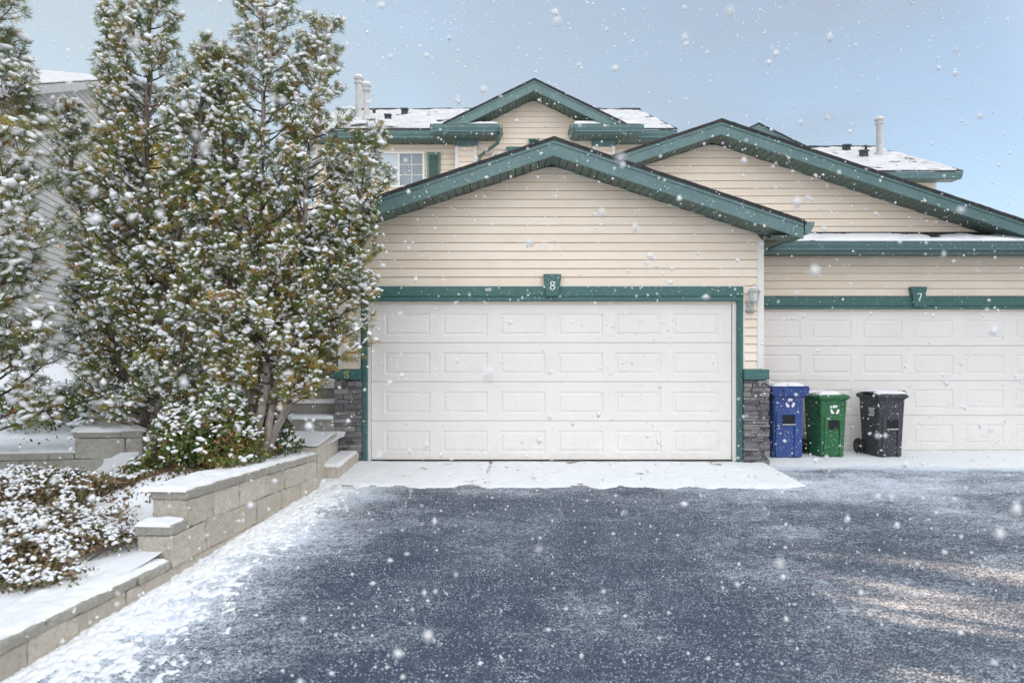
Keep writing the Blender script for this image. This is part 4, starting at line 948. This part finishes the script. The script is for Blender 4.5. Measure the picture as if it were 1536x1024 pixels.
    if style in ('blue', 'green'): recycle(body, .02 if style == 'blue' else .01, yf(H*.78)-.006, H*.785, .068, -(dt-db)/2/H)
    else:
        dc = MB()
        for q, (l0, l1) in enumerate(((.0,.14),(.015,.13),(.0,.10),(.02,.14))):
            z2 = H*.80-.032*q; xs_ = -(wb+(wt-wb)*z2/H)/2-.002
            ya = -.14
            for g_ in range(4):
                yb = ya+l0+(l1-l0)*g_/4; dc.hexa([(xs_-.004,yb,z2-.016),(xs_+.02,yb,z2-.016),(xs_+.02,yb+.026,z2-.016),(xs_-.004,yb+.026,z2-.016),(xs_-.004,yb,z2),(xs_+.02,yb,z2),(xs_+.02,yb+.026,z2),(xs_-.004,yb+.026,z2)])
        add('side_lettering', dc, MAT['decal'], body)
    return t
GB = 'wheeled bins in a row before door 7'
zb_ = -.036
wheelie('tall blue recycling bin with flared lid, beside the stone pier', (3.865, 10.05, zb_), R(3), MAT['blue'], .445, .42, .50, .42, .985, 'blue', GB, 1)
wheelie('green recycling bin standing in the middle of the three wheeled bins', (4.515, 10.10, zb_), R(5), MAT['green'], .405, .345, .50, .42, .86, 'green', GB, 2)
wheelie('charcoal grey refuse bin with ragged bag edges under its lid', (5.33, 10.10, zb_), R(6), MAT['grey'], .41, .35, .50, .42, .87, 'charcoal', GB, 3)

# ================================================================== PLANTS
ICO = None
def ico(sub=1):
    import bmesh
    bm = bmesh.new(); bmesh.ops.create_icosphere(bm, subdivisions=sub, radius=1); bm.verts.ensure_lookup_table()
    V = np.array([v.co[:] for v in bm.verts]); Fc = np.array([[v.index for v in f.verts] for f in bm.faces]); bm.free(); return V, Fc
I1 = ico(2); I0 = ico(1)
def clumps(P, Rr, seed, flat=.80, base=None):
    """lumpy snow pads, one per position."""
    rg = np.random.default_rng(seed); V0, F0 = base or I1; n = len(P); k = len(V0)
    variants = []
    for q in range(8):
        nz = vnoise(V0[:,0]*1.7+q*9.1, V0[:,1]*1.7, V0[:,2]*1.7, 30+q)*.45+vnoise(V0[:,0]*3.6+q, V0[:,1]*3.6, V0[:,2]*3.6, 50+q)*.24
        variants.append(V0*(1+nz)[:,None])
    VV = np.array(variants)[rg.integers(0, 8, n)]
    a = rg.uniform(0, 2*pi, n); sx = rg.uniform(.75, 1.45, n); sy = rg.uniform(.7, 1.15, n)
    x = VV[:,:,0]*sx[:,None]; y = VV[:,:,1]*sy[:,None]; z = VV[:,:,2]*flat; z = np.where(z < 0, z*.7, z); tx = rg.normal(size=n)*.28; ty = rg.normal(size=n)*.28; z = z+x*tx[:,None]+y*ty[:,None]
    c, s = np.cos(a)[:,None], np.sin(a)[:,None]
    W = np.stack([x*c-y*s, x*s+y*c, z], -1)*np.asarray(Rr)[:,None,None]+P[:,None,:]
    Fq = (F0[None]+(np.arange(n)*k)[:,None,None]).reshape(-1, 3)
    return W.reshape(-1, 3), Fq
def unit(v): return v/np.maximum(np.linalg.norm(v, axis=-1, keepdims=True), 1e-9)
def needles(P, D, T, K, length, width, seed):
    rg = np.random.default_rng(seed); n = len(P)
    p = np.repeat(P, K, 0); d = np.repeat(D, K, 0); t = np.repeat(T, K)
    r = unit(rg.normal(size=(n*K, 3))); dirn = unit(d*.75+r*.95); ln = length*rg.uniform(.65, 1.15, n*K)
    p = p + d*rg.uniform(-.45, .45, n*K)[:,None]*length + r*.004
    side = unit(np.cross(dirn, rg.normal(size=(n*K, 3))))*width*.5
    bend = rg.normal(size=(n*K, 3))*.10
    tip = p+(dirn+bend)*ln[:,None]; mid = p+dirn*(ln*.5)[:,None]
    V = np.stack([p-side*.6, mid-side, tip, mid+side], 1).reshape(-1, 3)
    return V, np.arange(n*K*4).reshape(-1, 4), np.repeat(np.clip(t+rg.normal(size=n*K)*.07, 0, 1), 4)
def pine(label, base, stems, seed, prof, K=40, nl=.058, nw=.0045, snow_r=(.014,.036), snow_p=.80, bark='bark', olive=0.0, tuftgap=.075, density=1.0, group=None, bark_r=1.0):
    """stems: list of polylines [(x,y,z)...] in world space. prof(t)->branch length at height fraction t."""
    t_ = thing('pine_tree', label, 'tree', base, 0, group)
    rnd = random.Random(seed); trunk = MB(); tw = MB(); TP = []; TD = []; TT = []; SP = []; BS = []
    for si, (pts, rad, Lmax, s0) in enumerate(stems):
        pts = [Vector(p) for p in pts]
        seg = [(b-a).length for a, b in zip(pts[:-1], pts[1:])]; tot = sum(seg)
        def at(s):
            s *= tot
            for i, L in enumerate(seg):
                if s <= L or i == len(seg)-1: return pts[i].lerp(pts[i+1], min(1, s/L))
                s -= L
        sm = [at(i/14) + Vector((rnd.uniform(-.02,.02), rnd.uniform(-.02,.02), 0))*(1 if i else 0) for i in range(15)]
        trunk.tube(sm, [rad*(1-.86*i/14)+.006 for i in range(15)], 9)
        nb = int(tot*(1-s0)*24*density); az = rnd.uniform(0, 6)
        for b in range(nb):
            s = s0+(1-s0)*(b+rnd.random())/nb; az += 2.4+rnd.uniform(-.5, .5)
            L = Lmax*prof((s-s0)/(1-s0))*rnd.uniform(.68, 1.12)
            if L < .06: L = .06
            o = at(s); out = Vector((cos(az), sin(az), 0)); rise = rnd.uniform(.05, .5)+.35*s
            P_ = [o]; dv = (out+Vector((0,0,rise*.55))).normalized(); nseg = 6
            for i in range(nseg):
                dv = (dv+Vector((rnd.uniform(-.13,.13), rnd.uniform(-.13,.13), .09+.06*rise))).normalized(); P_.append(P_[-1]+dv*L/nseg)
            r0 = .005+.011*L
            if rnd.random() < .8:
                ph = rnd.uniform(0, 6)
                for i in range(nseg):
                    if i < 2: continue
                    for g_ in range(3):
                        if sin(ph+i*1.1+g_*.4) > -.25: BS.append(tuple(P_[i].lerp(P_[i+1], g_/3)+Vector((rnd.gauss(0,.014), rnd.gauss(0,.014), .016))))
            tw.tube(P_, [r0*(1-.75*i/nseg) for i in range(nseg+1)], 5, False)
            def tuft(p, d_, inner):
                if p.z < base[2]+.15: return
                TP.append(p[:]); TD.append(d_[:]); v = rnd.gauss(.40, .20)+olive*max(0, 1-(p.z-base[2])/2.4)
                if (inner and rnd.random() < .5) or rnd.random() < .08: v = rnd.uniform(.70, 1.0)
                TT.append(min(1, max(0, v))); SP.append((inner, s))
            for i in range(nseg+1):
                f = i/nseg
                if f < .38: continue
                p = P_[i]; d0 = (P_[min(i+1,nseg)]-P_[max(i-1,0)]).normalized()
                tuft(p, d0, f < .55)
                if f < .95:
                    ns = 3 if L > .5 else 2
                    for q in range(ns):
                        l2 = (.10+.26*L)*rnd.uniform(.5, 1.1)*(1.15-.55*f)
                        sd = d0.cross(Vector((rnd.uniform(-1,1), rnd.uniform(-1,1), rnd.uniform(-.6,1)))).normalized()
                        e = (d0*.75+sd*.85+Vector((0,0,.32))).normalized(); a = p; c = p+e*l2*.5; e2 = (e+Vector((0,0,.35))).normalized(); z = c+e2*l2*.5
                        tw.tube([a, c, z], [r0*.42, r0*.3, .0025], 4, False)
                        nt_ = max(1, int(l2/tuftgap))
                        for g_ in range(nt_):
                            ff = (g_+1)/nt_; pp = a.lerp(c, ff*2) if ff < .5 else c.lerp(z, ff*2-1); tuft(pp, e2 if ff > .5 else e, f < .5 and ff < .4)
            tuft(P_[-1]+dv*.03, dv, False)
        for q in range(8): tuft(at(1-.02*q), Vector((rnd.uniform(-.4,.4), rnd.uniform(-.4,.4), 1)).normalized(), False)
    TP = np.array(TP); TD = np.array(TD); TT = np.array(TT); inner = np.array([a[0] for a in SP])
    tr = add('trunk', trunk, MAT[bark], t_, smooth=True)
    add('branches', tw, MAT['twig'], t_, smooth=True)
    V, Fq, T = needles(TP, TD, TT, K, nl, nw, seed); fo = link('crown', fast_mesh('crown', V, Fq, T), MAT['needles'], t_)
    rg = np.random.default_rng(seed+5); patch = fbm(TP[:,0]+TP[:,1]*.6, TP[:,2], 2.2, 3, seed)
    keep = (rg.random(len(TP)) < snow_p*(1+.75*patch)) & (~inner | (rg.random(len(TP)) < .35))
    P = TP[keep]+np.array([0,0,1])*nl*.38+TD[keep]*nl*.25; Rr = rg.uniform(*snow_r, len(P))*rg.choice([.7,1,1,1.3], len(P))
    k2 = rg.random(len(P)) < .55; P2 = P[k2]+rg.normal(size=(k2.sum(),3))*np.array([.022,.022,.008]); P = np.concatenate([P, P2, np.array(BS)]); Rr = np.concatenate([Rr, Rr[k2]*.7, rg.uniform(.018,.036,len(BS))])
    V, Fq = clumps(P, Rr, seed+6, .72, I0); link('snow_clumps', fast_mesh('snow_clumps', V, Fq, None, True), MAT['snow'], t_)
    print('pine', len(TP), 'tufts', keep.sum(), 'snow'); return t_
bulge = lambda a, b: (lambda t: (min(1, (t+.10)/a))*(1-t)**b*1.0+.08)
def W_(px, py, Y): return (PX(px, Y), Y, PZ(py, Y))
prof1 = lambda t: min(1, .85+t*1.3)*(1-.80*t**1.15)
prof2 = lambda t: min(1, .72+t*1.9)*(1-.72*t**1.6)
pine('tall snow laden pine with a dark trunk, left of the middle of the hedge', (-3.95, 7.5, .33), [
    ([W_(222,700,7.5), W_(212,560,7.5), W_(218,300,7.4), W_(228,-45,7.4)], .062, 1.10, .07),
    ([W_(216,660,7.5), W_(165,480,7.8), W_(112,280,7.9), W_(100,165,7.9)], .04, .66, .10),
    ([W_(218,560,7.5), W_(268,350,7.2), W_(300,180,7.2), W_(312,75,7.2)], .04, .60, .12),
    ([W_(216,420,7.5), W_(180,200,7.6), W_(168,20,7.6)], .035, .42, .1),
    ([W_(212,670,7.4), W_(262,560,7.0), W_(285,470,6.9), W_(292,400,6.9)], .03, .55, .1)], 201, prof1)
pine('broad snow laden pine with leaning pale trunks, nearest the garage', (-2.75, 7.25, .33), [
    ([W_(378,692,7.0), W_(402,560,7.1), W_(392,330,7.4), W_(396,120,7.5), W_(398,-50,7.5)], .045, .86, .09),
    ([W_(392,690,7.05), W_(425,520,7.2), W_(455,330,7.4), W_(470,140,7.4), W_(482,48,7.4)], .036, .74, .12),
    ([W_(400,680,7.1), W_(448,560,7.4), W_(500,420,7.5), W_(540,300,7.5), W_(556,205,7.5)], .032, .78, .12),
    ([W_(396,685,7.1), W_(428,600,7.2), W_(460,515,7.4), W_(492,430,7.6)], .026, .40, .25),
    ([W_(430,600,7.3), W_(480,500,7.5), W_(522,400,7.6), W_(545,330,7.6)], .022, .38, .1),
    ([W_(384,660,7.1), W_(345,430,7.3), W_(335,230,7.4), W_(340,90,7.4)], .03, .54, .14)], 202, prof2, bark='bark_pale', olive=.30)
pine('foreground pine reaching in from the left edge with heavy snow pads', (-5.1, 6.5, .1), [
    ([(-5.1,6.5,.1), (-5.07,6.5,2.2), (-4.95,6.5,4.9)], .06, 1.12, .10), ([(-5.2,6.5,.8), (-4.9,6.2,1.7), (-4.75,6.15,2.3)], .035, .5, .3)], 203,
    lambda t: min(1, .8+t)*(1-.66*t), K=38, nl=.075, nw=.005, snow_r=(.022,.048), olive=.15, tuftgap=.085, density=1.0)

def leaves(P, size, seed, spread=1.0):
    rg = np.random.default_rng(seed); n = len(P); a = unit(rg.normal(size=(n,3))+np.array([0,0,.5])); b = unit(np.cross(a, rg.normal(size=(n,3)))); c = np.cross(a, b)
    s = size*rg.uniform(.6, 1.3, n)[:,None]
    V = np.stack([P-b*s, P-b*s*.2+c*s*.48+a*s*.12, P+b*s*.75+c*s*.2, P+b*s, P+b*s*.75-c*s*.2, P-b*s*.2-c*s*.48+a*s*.12], 1).reshape(-1,3)
    return V, np.arange(n*6).reshape(-1, 6)
def shrub(name, label, base, fn, n_leaf, n_snow, leaf, mat, snow_r, seed, stems=26, tint=(.4,.25), group=None):
    """fn(rng, n) -> points of the leaf volume (n,3) and an upwardness 0..1."""
    t = thing(name, label, 'shrub', base, 0, group); rg = np.random.default_rng(seed)
    P, up = fn(rg, n_leaf); cl = fbm(P[:,0], P[:,1]+P[:,2], 5, 3, seed)
    V, Fq = leaves(P, leaf, seed); T = np.clip(tint[0]+tint[1]*rg.normal(size=n_leaf)+.45*cl, 0, 1)
    m = MB(); rnd = random.Random(seed); idx = rg.integers(0, n_leaf, stems)
    for i in idx:
        e = Vector(P[i]); b = Vector((base[0]+(e.x-base[0])*.55+rnd.uniform(-.1,.1), base[1]+(e.y-base[1])*.55+rnd.uniform(-.1,.1), base[2]-.05)); mid = b.lerp(e, .5)+Vector((rnd.uniform(-.06,.06), rnd.uniform(-.06,.06), .05))
        m.tube([b, mid, e], [.009, .006, .003], 5, False)
    add('stems', m, MAT['twig'], t)
    link('foliage', fast_mesh('foliage', V, Fq, np.repeat(T, 6)), MAT[mat], t)
    P, up = fn(rg, n_snow*3); keep = np.argsort(-(up+rg.random(len(up))*.18+.55*fbm(P[:,0]+.7*P[:,2], P[:,1]+P[:,2], 6.5, 3, seed+8)))[:n_snow]; P = P[keep]+np.array([0,0,.012]); Rr = rg.uniform(*snow_r, n_snow)
    V, Fq = clumps(P, Rr, seed+3, .72, I0); link('snow_clumps', fast_mesh('snow_clumps', V, Fq, None, True), MAT['snow'], t)
    return t
def mound(cx, cy, rx, ry, h, zoff=0, zf=terrain_z, lump=.35):
    def fn(rg, n):
        a = rg.uniform(0, 2*pi, n); r = np.sqrt(rg.random(n))*(1+.22*np.sin(a*3+cx*9)+.13*np.sin(a*7+cy*5)+.10*rg.normal(size=n)); x = cx+rx*r*np.cos(a); y = cy+ry*r*np.sin(a)
        H = h*np.sqrt(np.clip(1-r**2, 0, 1)*.9+.06)*(1+lump*fbm(x, y, 3.2, 3, 9)+lump*.9*fbm(x, y, 9, 3, 19)); u_ = 1-rg.random(n)**1.7*.9
        u_ = rg.random(n)**.55
        return np.stack([x, y, zf(x, y)+zoff+H*u_], -1), u_
    return fn
shrub('low_shrub', 'low spreading shrub of russet and green leaves under snow, by the near wall cap', (-3.55, 4.75, -.05), mound(-3.62, 4.95, .82, .62, .30), 15000, 2300, .019, 'russet', (.008,.023), 301, 150, tint=(.5,.25))
shrub('low_shrub', 'low spreading shrub half buried in snow below the garden wall', (-4.3, 6.1, .05), mound(-4.35, 6.05, .95, .72, .26), 15000, 2600, .018, 'russet', (.008,.024), 302, 150, tint=(.5,.25))
shrub('low_shrub', 'sprawling russet shrub at the left edge of the bed', (-4.7, 5.1, -.05), mound(-4.75, 5.2, .8, .8, .30), 12000, 2000, .019, 'russet', (.008,.024), 303, 120, tint=(.48,.25))
shrub('leafy_shrub', 'olive green leafy shrub with snow pads round the pine trunks', (-3.05, 6.75, .33), mound(-2.98, 6.85, .60, .40, .74, 0, terrain_z, .45), 8500, 620, .024, 'leaves', (.013,.034), 304, 70, tint=(.52,.24))
shrub('leafy_shrub', 'small dark leafy shrub beside the snowy landing', (-2.62, 7.5, .33), mound(-2.60, 7.55, .26, .26, .70, 0, terrain_z, .2), 2000, 200, .022, 'leaves', (.012,.03), 305, tint=(.2,.2))
shrub('leafy_shrub', 'dark shrub on the upper terrace under the left pine', (-5.6, 9.0, .5), mound(-5.75, 9.1, 1.3, .6, .55, 0), 6500, 1200, .024, 'leaves', (.014,.04), 306, tint=(.25,.3))
shrub('leafy_shrub', 'dark shrub behind the dark pine trunk', (-4.3, 8.6, .45), mound(-4.35, 8.9, .7, .5, .75, 0), 4200, 700, .024, 'leaves', (.014,.036), 307, tint=(.25,.3))
def tallmound(cx, cy, rx, h0, h1):
    def fn(rg, n):
        a = rg.uniform(0, 2*pi, n); z = rg.uniform(0, 1, n); r = rx*np.sqrt(np.sin(np.clip(z*.9+.12, 0, 1)*pi))*rg.random(n)**.4
        k = 1+.3*fbm(a*2, z*6, 1, 3, 3); return np.stack([cx+r*k*np.cos(a), cy+r*k*np.sin(a)*.8, h0+(h1-h0)*z], -1), z
    return fn
GA = 'golden autumn bushes behind the pines'
shrub('autumn_bush', 'golden leaved bush showing through the gaps of the pine with the dark trunk', (-5.3, 10.6, .9), tallmound(-5.4, 10.4, 1.15, 1.0, 4.9), 6500, 200, .045, 'gold', (.03,.06), 308, 22, (.35,.3), GA)
shrub('autumn_bush', 'golden leaved bush between the two tall pines', (-3.7, 10.2, .9), tallmound(-3.75, 10.2, .95, 1.0, 4.1), 5200, 140, .042, 'gold', (.03,.06), 309, 20, (.5,.3), GA)
# dead leaves on the bed round the trunks
rg = np.random.default_rng(5); n = 1500; x = rg.uniform(-3.85,-2.5,n); y = rg.normal(6.55,.38,n); ok = (y > 5.8)&(y < 7.5)&(x < wx(y)-.42); x = x[ok]; y = y[ok]
P = np.stack([x, y, terrain_z(x, y)+rg.uniform(.004,.03,len(x))], -1)
x2 = rg.uniform(-7,-3,240); y2 = rg.uniform(4,9,240); P = np.concatenate([P, np.stack([x2, y2, terrain_z(x2, y2)+.012], -1)])
V, Fq = leaves(P, .026, 6); o = link('fallen_leaves', fast_mesh('fallen_leaves', V, Fq, np.repeat(rg.random(len(P)), 6)), MAT['litter']); o['kind'] = 'stuff'; tag(o, 'brown fallen leaves on the bed under the pines', 'leaves')

# ================================================================== UNSEEN SHADE CASTERS, ADDED TO BLOCK AND STRIPE THE SUN (right of the frame)
SUN_D = Vector((.905, -.425, 0)).normalized(); SUN_EL = R(13)
def evergreen(label, x, y, zb, H, rx, seed, me=None):  # unseen tree added to shade the court, crown lifted for sun streaks
    t = thing('shade_evergreen', label, 'tree', (x, y, -.6), 0, 'unseen evergreens added to shade the court')
    m = MB(); m.tube([(x,y,-.7),(x+.05,y,zb+1),(x,y+.05,H)], [.17,.14,.03], 10); add('trunk', m, MAT['bark'], t, smooth=True)
    rg = np.random.default_rng(seed); n = 9000; z = rg.random(n); a = rg.uniform(0, 2*pi, n); r = rx*(1-.86*z**1.3)*rg.random(n)**.5*(1+.2*np.sin(a*5+z*30))
    P = np.stack([x+r*np.cos(a), y+r*np.sin(a), zb+(H-zb)*z+.22*fbm(a*1.5, z*9, 1, 2, seed)], -1); V, Fq = leaves(P, .24, seed)
    link('crown', fast_mesh('crown', V, Fq, np.repeat(rg.random(n), 6)), MAT['evergreen'], t)
for lab, x, y, zb in (('unseen tall evergreen added for shade at the kerb, nearest the garages of the group', 12.1, .75, 2.55), ('unseen tall evergreen added for shade, second from the garages', 11.5, -.35, 2.55),
                      ('unseen tall evergreen added for shade behind its row', 13.0, -.75, 2.95), ('unseen tall evergreen added for shade, farthest from the garages', 12.3, -1.75, 2.7)):
    evergreen(lab, x, y, zb, 13.5, 1.6, int(400+x*10))
def sapling(lab, x, y, H, seed):  # unseen trunk added to split the sun patch into narrow streaks
    rnd = random.Random(seed); t = thing('streak_sapling', lab, 'tree', (x, y, -.4), 0, 'unseen bare saplings added to stripe the sun')
    top = Vector((x+rnd.uniform(-.2,.2), y+rnd.uniform(-.2,.2), H)); b = Vector((x, y, -.4)); m = MB(); r0 = rnd.uniform(.04,.075); m.tube([b, b.lerp(top,.5)+Vector((rnd.uniform(-.05,.05),rnd.uniform(-.05,.05),0)), top], [r0, r0*.7, .012], 8); add('trunk', m, MAT['bark'], t, smooth=True)
    m = MB()
    for q in range(26):
        f = rnd.uniform(.28, .97); o = b.lerp(top, f); a = rnd.uniform(0, 2*pi); L = (1.05-f)*rnd.uniform(.6, 1.1)+.15
        e = o+Vector((cos(a)*L*.6, sin(a)*L*.6, L*.8)); m.tube([o, o.lerp(e,.5)+Vector((0,0,-.04)), e], [.014,.010,.004], 5)
    add('branches', m, MAT['twig'], t)
for q, (x, y, H, lab) in enumerate(((9.4,.75,3.6,'unseen bare sapling added for sun streaks, nearest the photographer'), (9.1,1.45,4.2,'unseen tall bare sapling added for sun streaks in the gap between the evergreens and the court'), (9.8,1.75,3.4,'unseen short bare sapling added for sun streaks, set back from its neighbours'),
        (9.3,2.35,3.9,'unseen bare sapling added for sun streaks, standing closest to the bins'), (10.1,.15,3.8,'unseen bare sapling added for sun streaks under the evergreen crowns'), (9.0,2.95,3.2,'unseen shortest bare sapling added for sun streaks by the court'))): sapling(lab, x, y, H, 700+q)
def shade_tower(label, y0, y1, H, seed):  # unseen block added to keep the low sun off the scene
    ab = thing('shade_block', label, 'building', (50, (y0+y1)/2, -.3), 0, 'unseen blocks added to keep the sun off')
    m = MB(); m.box(45, 48, y0, y1, -3, H); siding(m, 0, 0, H, lambda z: 0, lambda z: y1-y0, h=.3, seed=seed, O=(44.99, y1, 0), U=(0,-1,0), Nn=(-1,0,0)); add('wall', m, MAT['siding'], ab)
    m = MB(); m.box(44.6, 48.4, y0-.2, y1+.2, H, H+.4); add('roof', m, MAT['shingle'], ab)
    y = y0+1.2
    while y < y1-2:
        for k in range(8):
            zz = 1+3.05*k; w = MB(); w.box(44.92, 44.98, y, y+1.6, zz, zz+1.4); wo = add('window', w, MAT['white'], ab)
            w = MB(); w.box(44.90, 44.918, y+.08, y+1.52, zz+.08, zz+1.32); add('pane', w, MAT['glass'], wo)
        y += 4.4
shade_tower('unseen long eight storey block added to shade the scene, the one facing the garages', -14.0, 14.0, 26.0, 88)
shade_tower('unseen shorter eight storey block added to shade the scene, behind the photographer', -37.0, -18.3, 26.0, 89)

# ================================================================== FALLING SNOW
rg = np.random.default_rng(78); n = 50000
P = np.stack([rg.uniform(-8, 9, n), rg.uniform(.62, 9.9, n), rg.uniform(-.6, 6.6, n)], -1)
ok = ~((P[:,1] > 8.7) & (P[:,2] < 5.2)); P = P[ok]; ok = P[:,2] > -.46+.05*P[:,1]; P = P[ok]; n = len(P)
OV = np.array([(1,0,0),(-1,0,0),(0,1,0),(0,-1,0),(0,0,1),(0,0,-1)], float); OF = np.array([(0,2,4),(2,1,4),(1,3,4),(3,0,4),(2,0,5),(1,2,5),(3,1,5),(0,3,5)])
s = rg.gamma(4, .00095, n).clip(.0018, .0085); near = P[:,1] < 5.5; s = np.where(near & (rg.random(n) < .35+.3*(P[:,1] < 2.4)), rg.uniform(.005, .0095, n), s); VV = OV[None]*(1+.25*rg.random((n,6,1)))+.14*rg.normal(size=(n,6,3)); VV = VV*rg.uniform(.6, 1.35, (n,1,3)); VV = VV*s[:,None,None]+P[:,None,:]
o = link('falling_snow', fast_mesh('falling_snow', VV.reshape(-1,3), (OF[None]+(np.arange(n)*6)[:,None,None]).reshape(-1,3), None, True), MAT['flake']); o['kind'] = 'stuff'; tag(o, 'white snowflakes drifting through the air over the driveway', 'snow')

for o in LOCALS:
    if '_local' in o: del o['_local']

# ================================================================== LIGHT, SKY, CAMERA
FILL_GLOW = (4.6,4.7,4.75)
w = bpy.data.worlds.new('World'); sc.world = w; w.use_nodes = True; nt = w.node_tree; bg = nt.nodes['Background']
sky = nt.nodes.new('ShaderNodeTexSky'); sky.sky_type = 'NISHITA'; sky.sun_disc = False; sky.sun_elevation = SUN_EL
sky.sun_rotation = math.atan2(SUN_D.x, SUN_D.y); sky.air_density = 1.0; sky.dust_density = 1.2; sky.ozone_density = 2.0; sky.altitude = 1000
# thin high haze over the whole sky and an unseen bright glow behind the camera, added to fill the facades
n = N(nt); dirv_ = nt.nodes.new('ShaderNodeTexCoord').outputs['Generated']
dp = nt.nodes.new('ShaderNodeVectorMath'); dp.operation = 'DOT_PRODUCT'; nt.links.new(dirv_, dp.inputs[0]); dp.inputs[1].default_value = (.72,-.64,.27)
cl = n.noise(2.6, 6, .55, n.mapping((1,1,2.2), dirv_))
bank = n.math('MULTIPLY', n.maprange(dp.outputs['Value'], -.05, .48), n.maprange(cl, .30, .62, .75, 1.0))
haze = n.maprange(cl, .35, .70, .62, .82)
c = n.mix(haze, sky.outputs[0], (.96,1.05,1.10))
dl = nt.nodes.new('ShaderNodeVectorMath'); dl.operation = 'DOT_PRODUCT'; nt.links.new(dirv_, dl.inputs[0]); dl.inputs[1].default_value = (-.80,.55,-.25)
c = n.mix(n.math('MULTIPLY', n.maprange(dl.outputs['Value'], .1, 1.0), .75), c, (1.33,1.54,1.62))
c = n.mix(bank, c, (FILL_GLOW[0],FILL_GLOW[1],FILL_GLOW[2]))
nt.links.new(c, bg.inputs[0]); bg.inputs[1].default_value = .15
sd = bpy.data.lights.new('sun', 'SUN'); sd.energy = 5.0; sd.angle = R(.6); sd.color = (1, .70, .47)
so = bpy.data.objects.new('sun', sd); COL.objects.link(so)
dirv = Vector((SUN_D.x*cos(SUN_EL), SUN_D.y*cos(SUN_EL), sin(SUN_EL))); so.rotation_euler = dirv.to_track_quat('Z', 'Y').to_euler(); so.location = (12, -6, 9)
cam = bpy.data.cameras.new('camera'); co = bpy.data.objects.new('camera', cam); COL.objects.link(co)
co.location = (0, 0, HC); co.rotation_euler = (R(90), 0, 0); cam.sensor_width = 36; cam.lens = 36*F/1536; cam.shift_y = 18/1536; cam.clip_start = .05; cam.clip_end = 3000
cam.dof.use_dof = True; cam.dof.focus_distance = 9.0; cam.dof.aperture_fstop = 1.9
sc.camera = co
sc.view_settings.view_transform = 'Standard'; sc.view_settings.look = 'None'; sc.view_settings.gamma = 1; sc.view_settings.exposure = 1.7
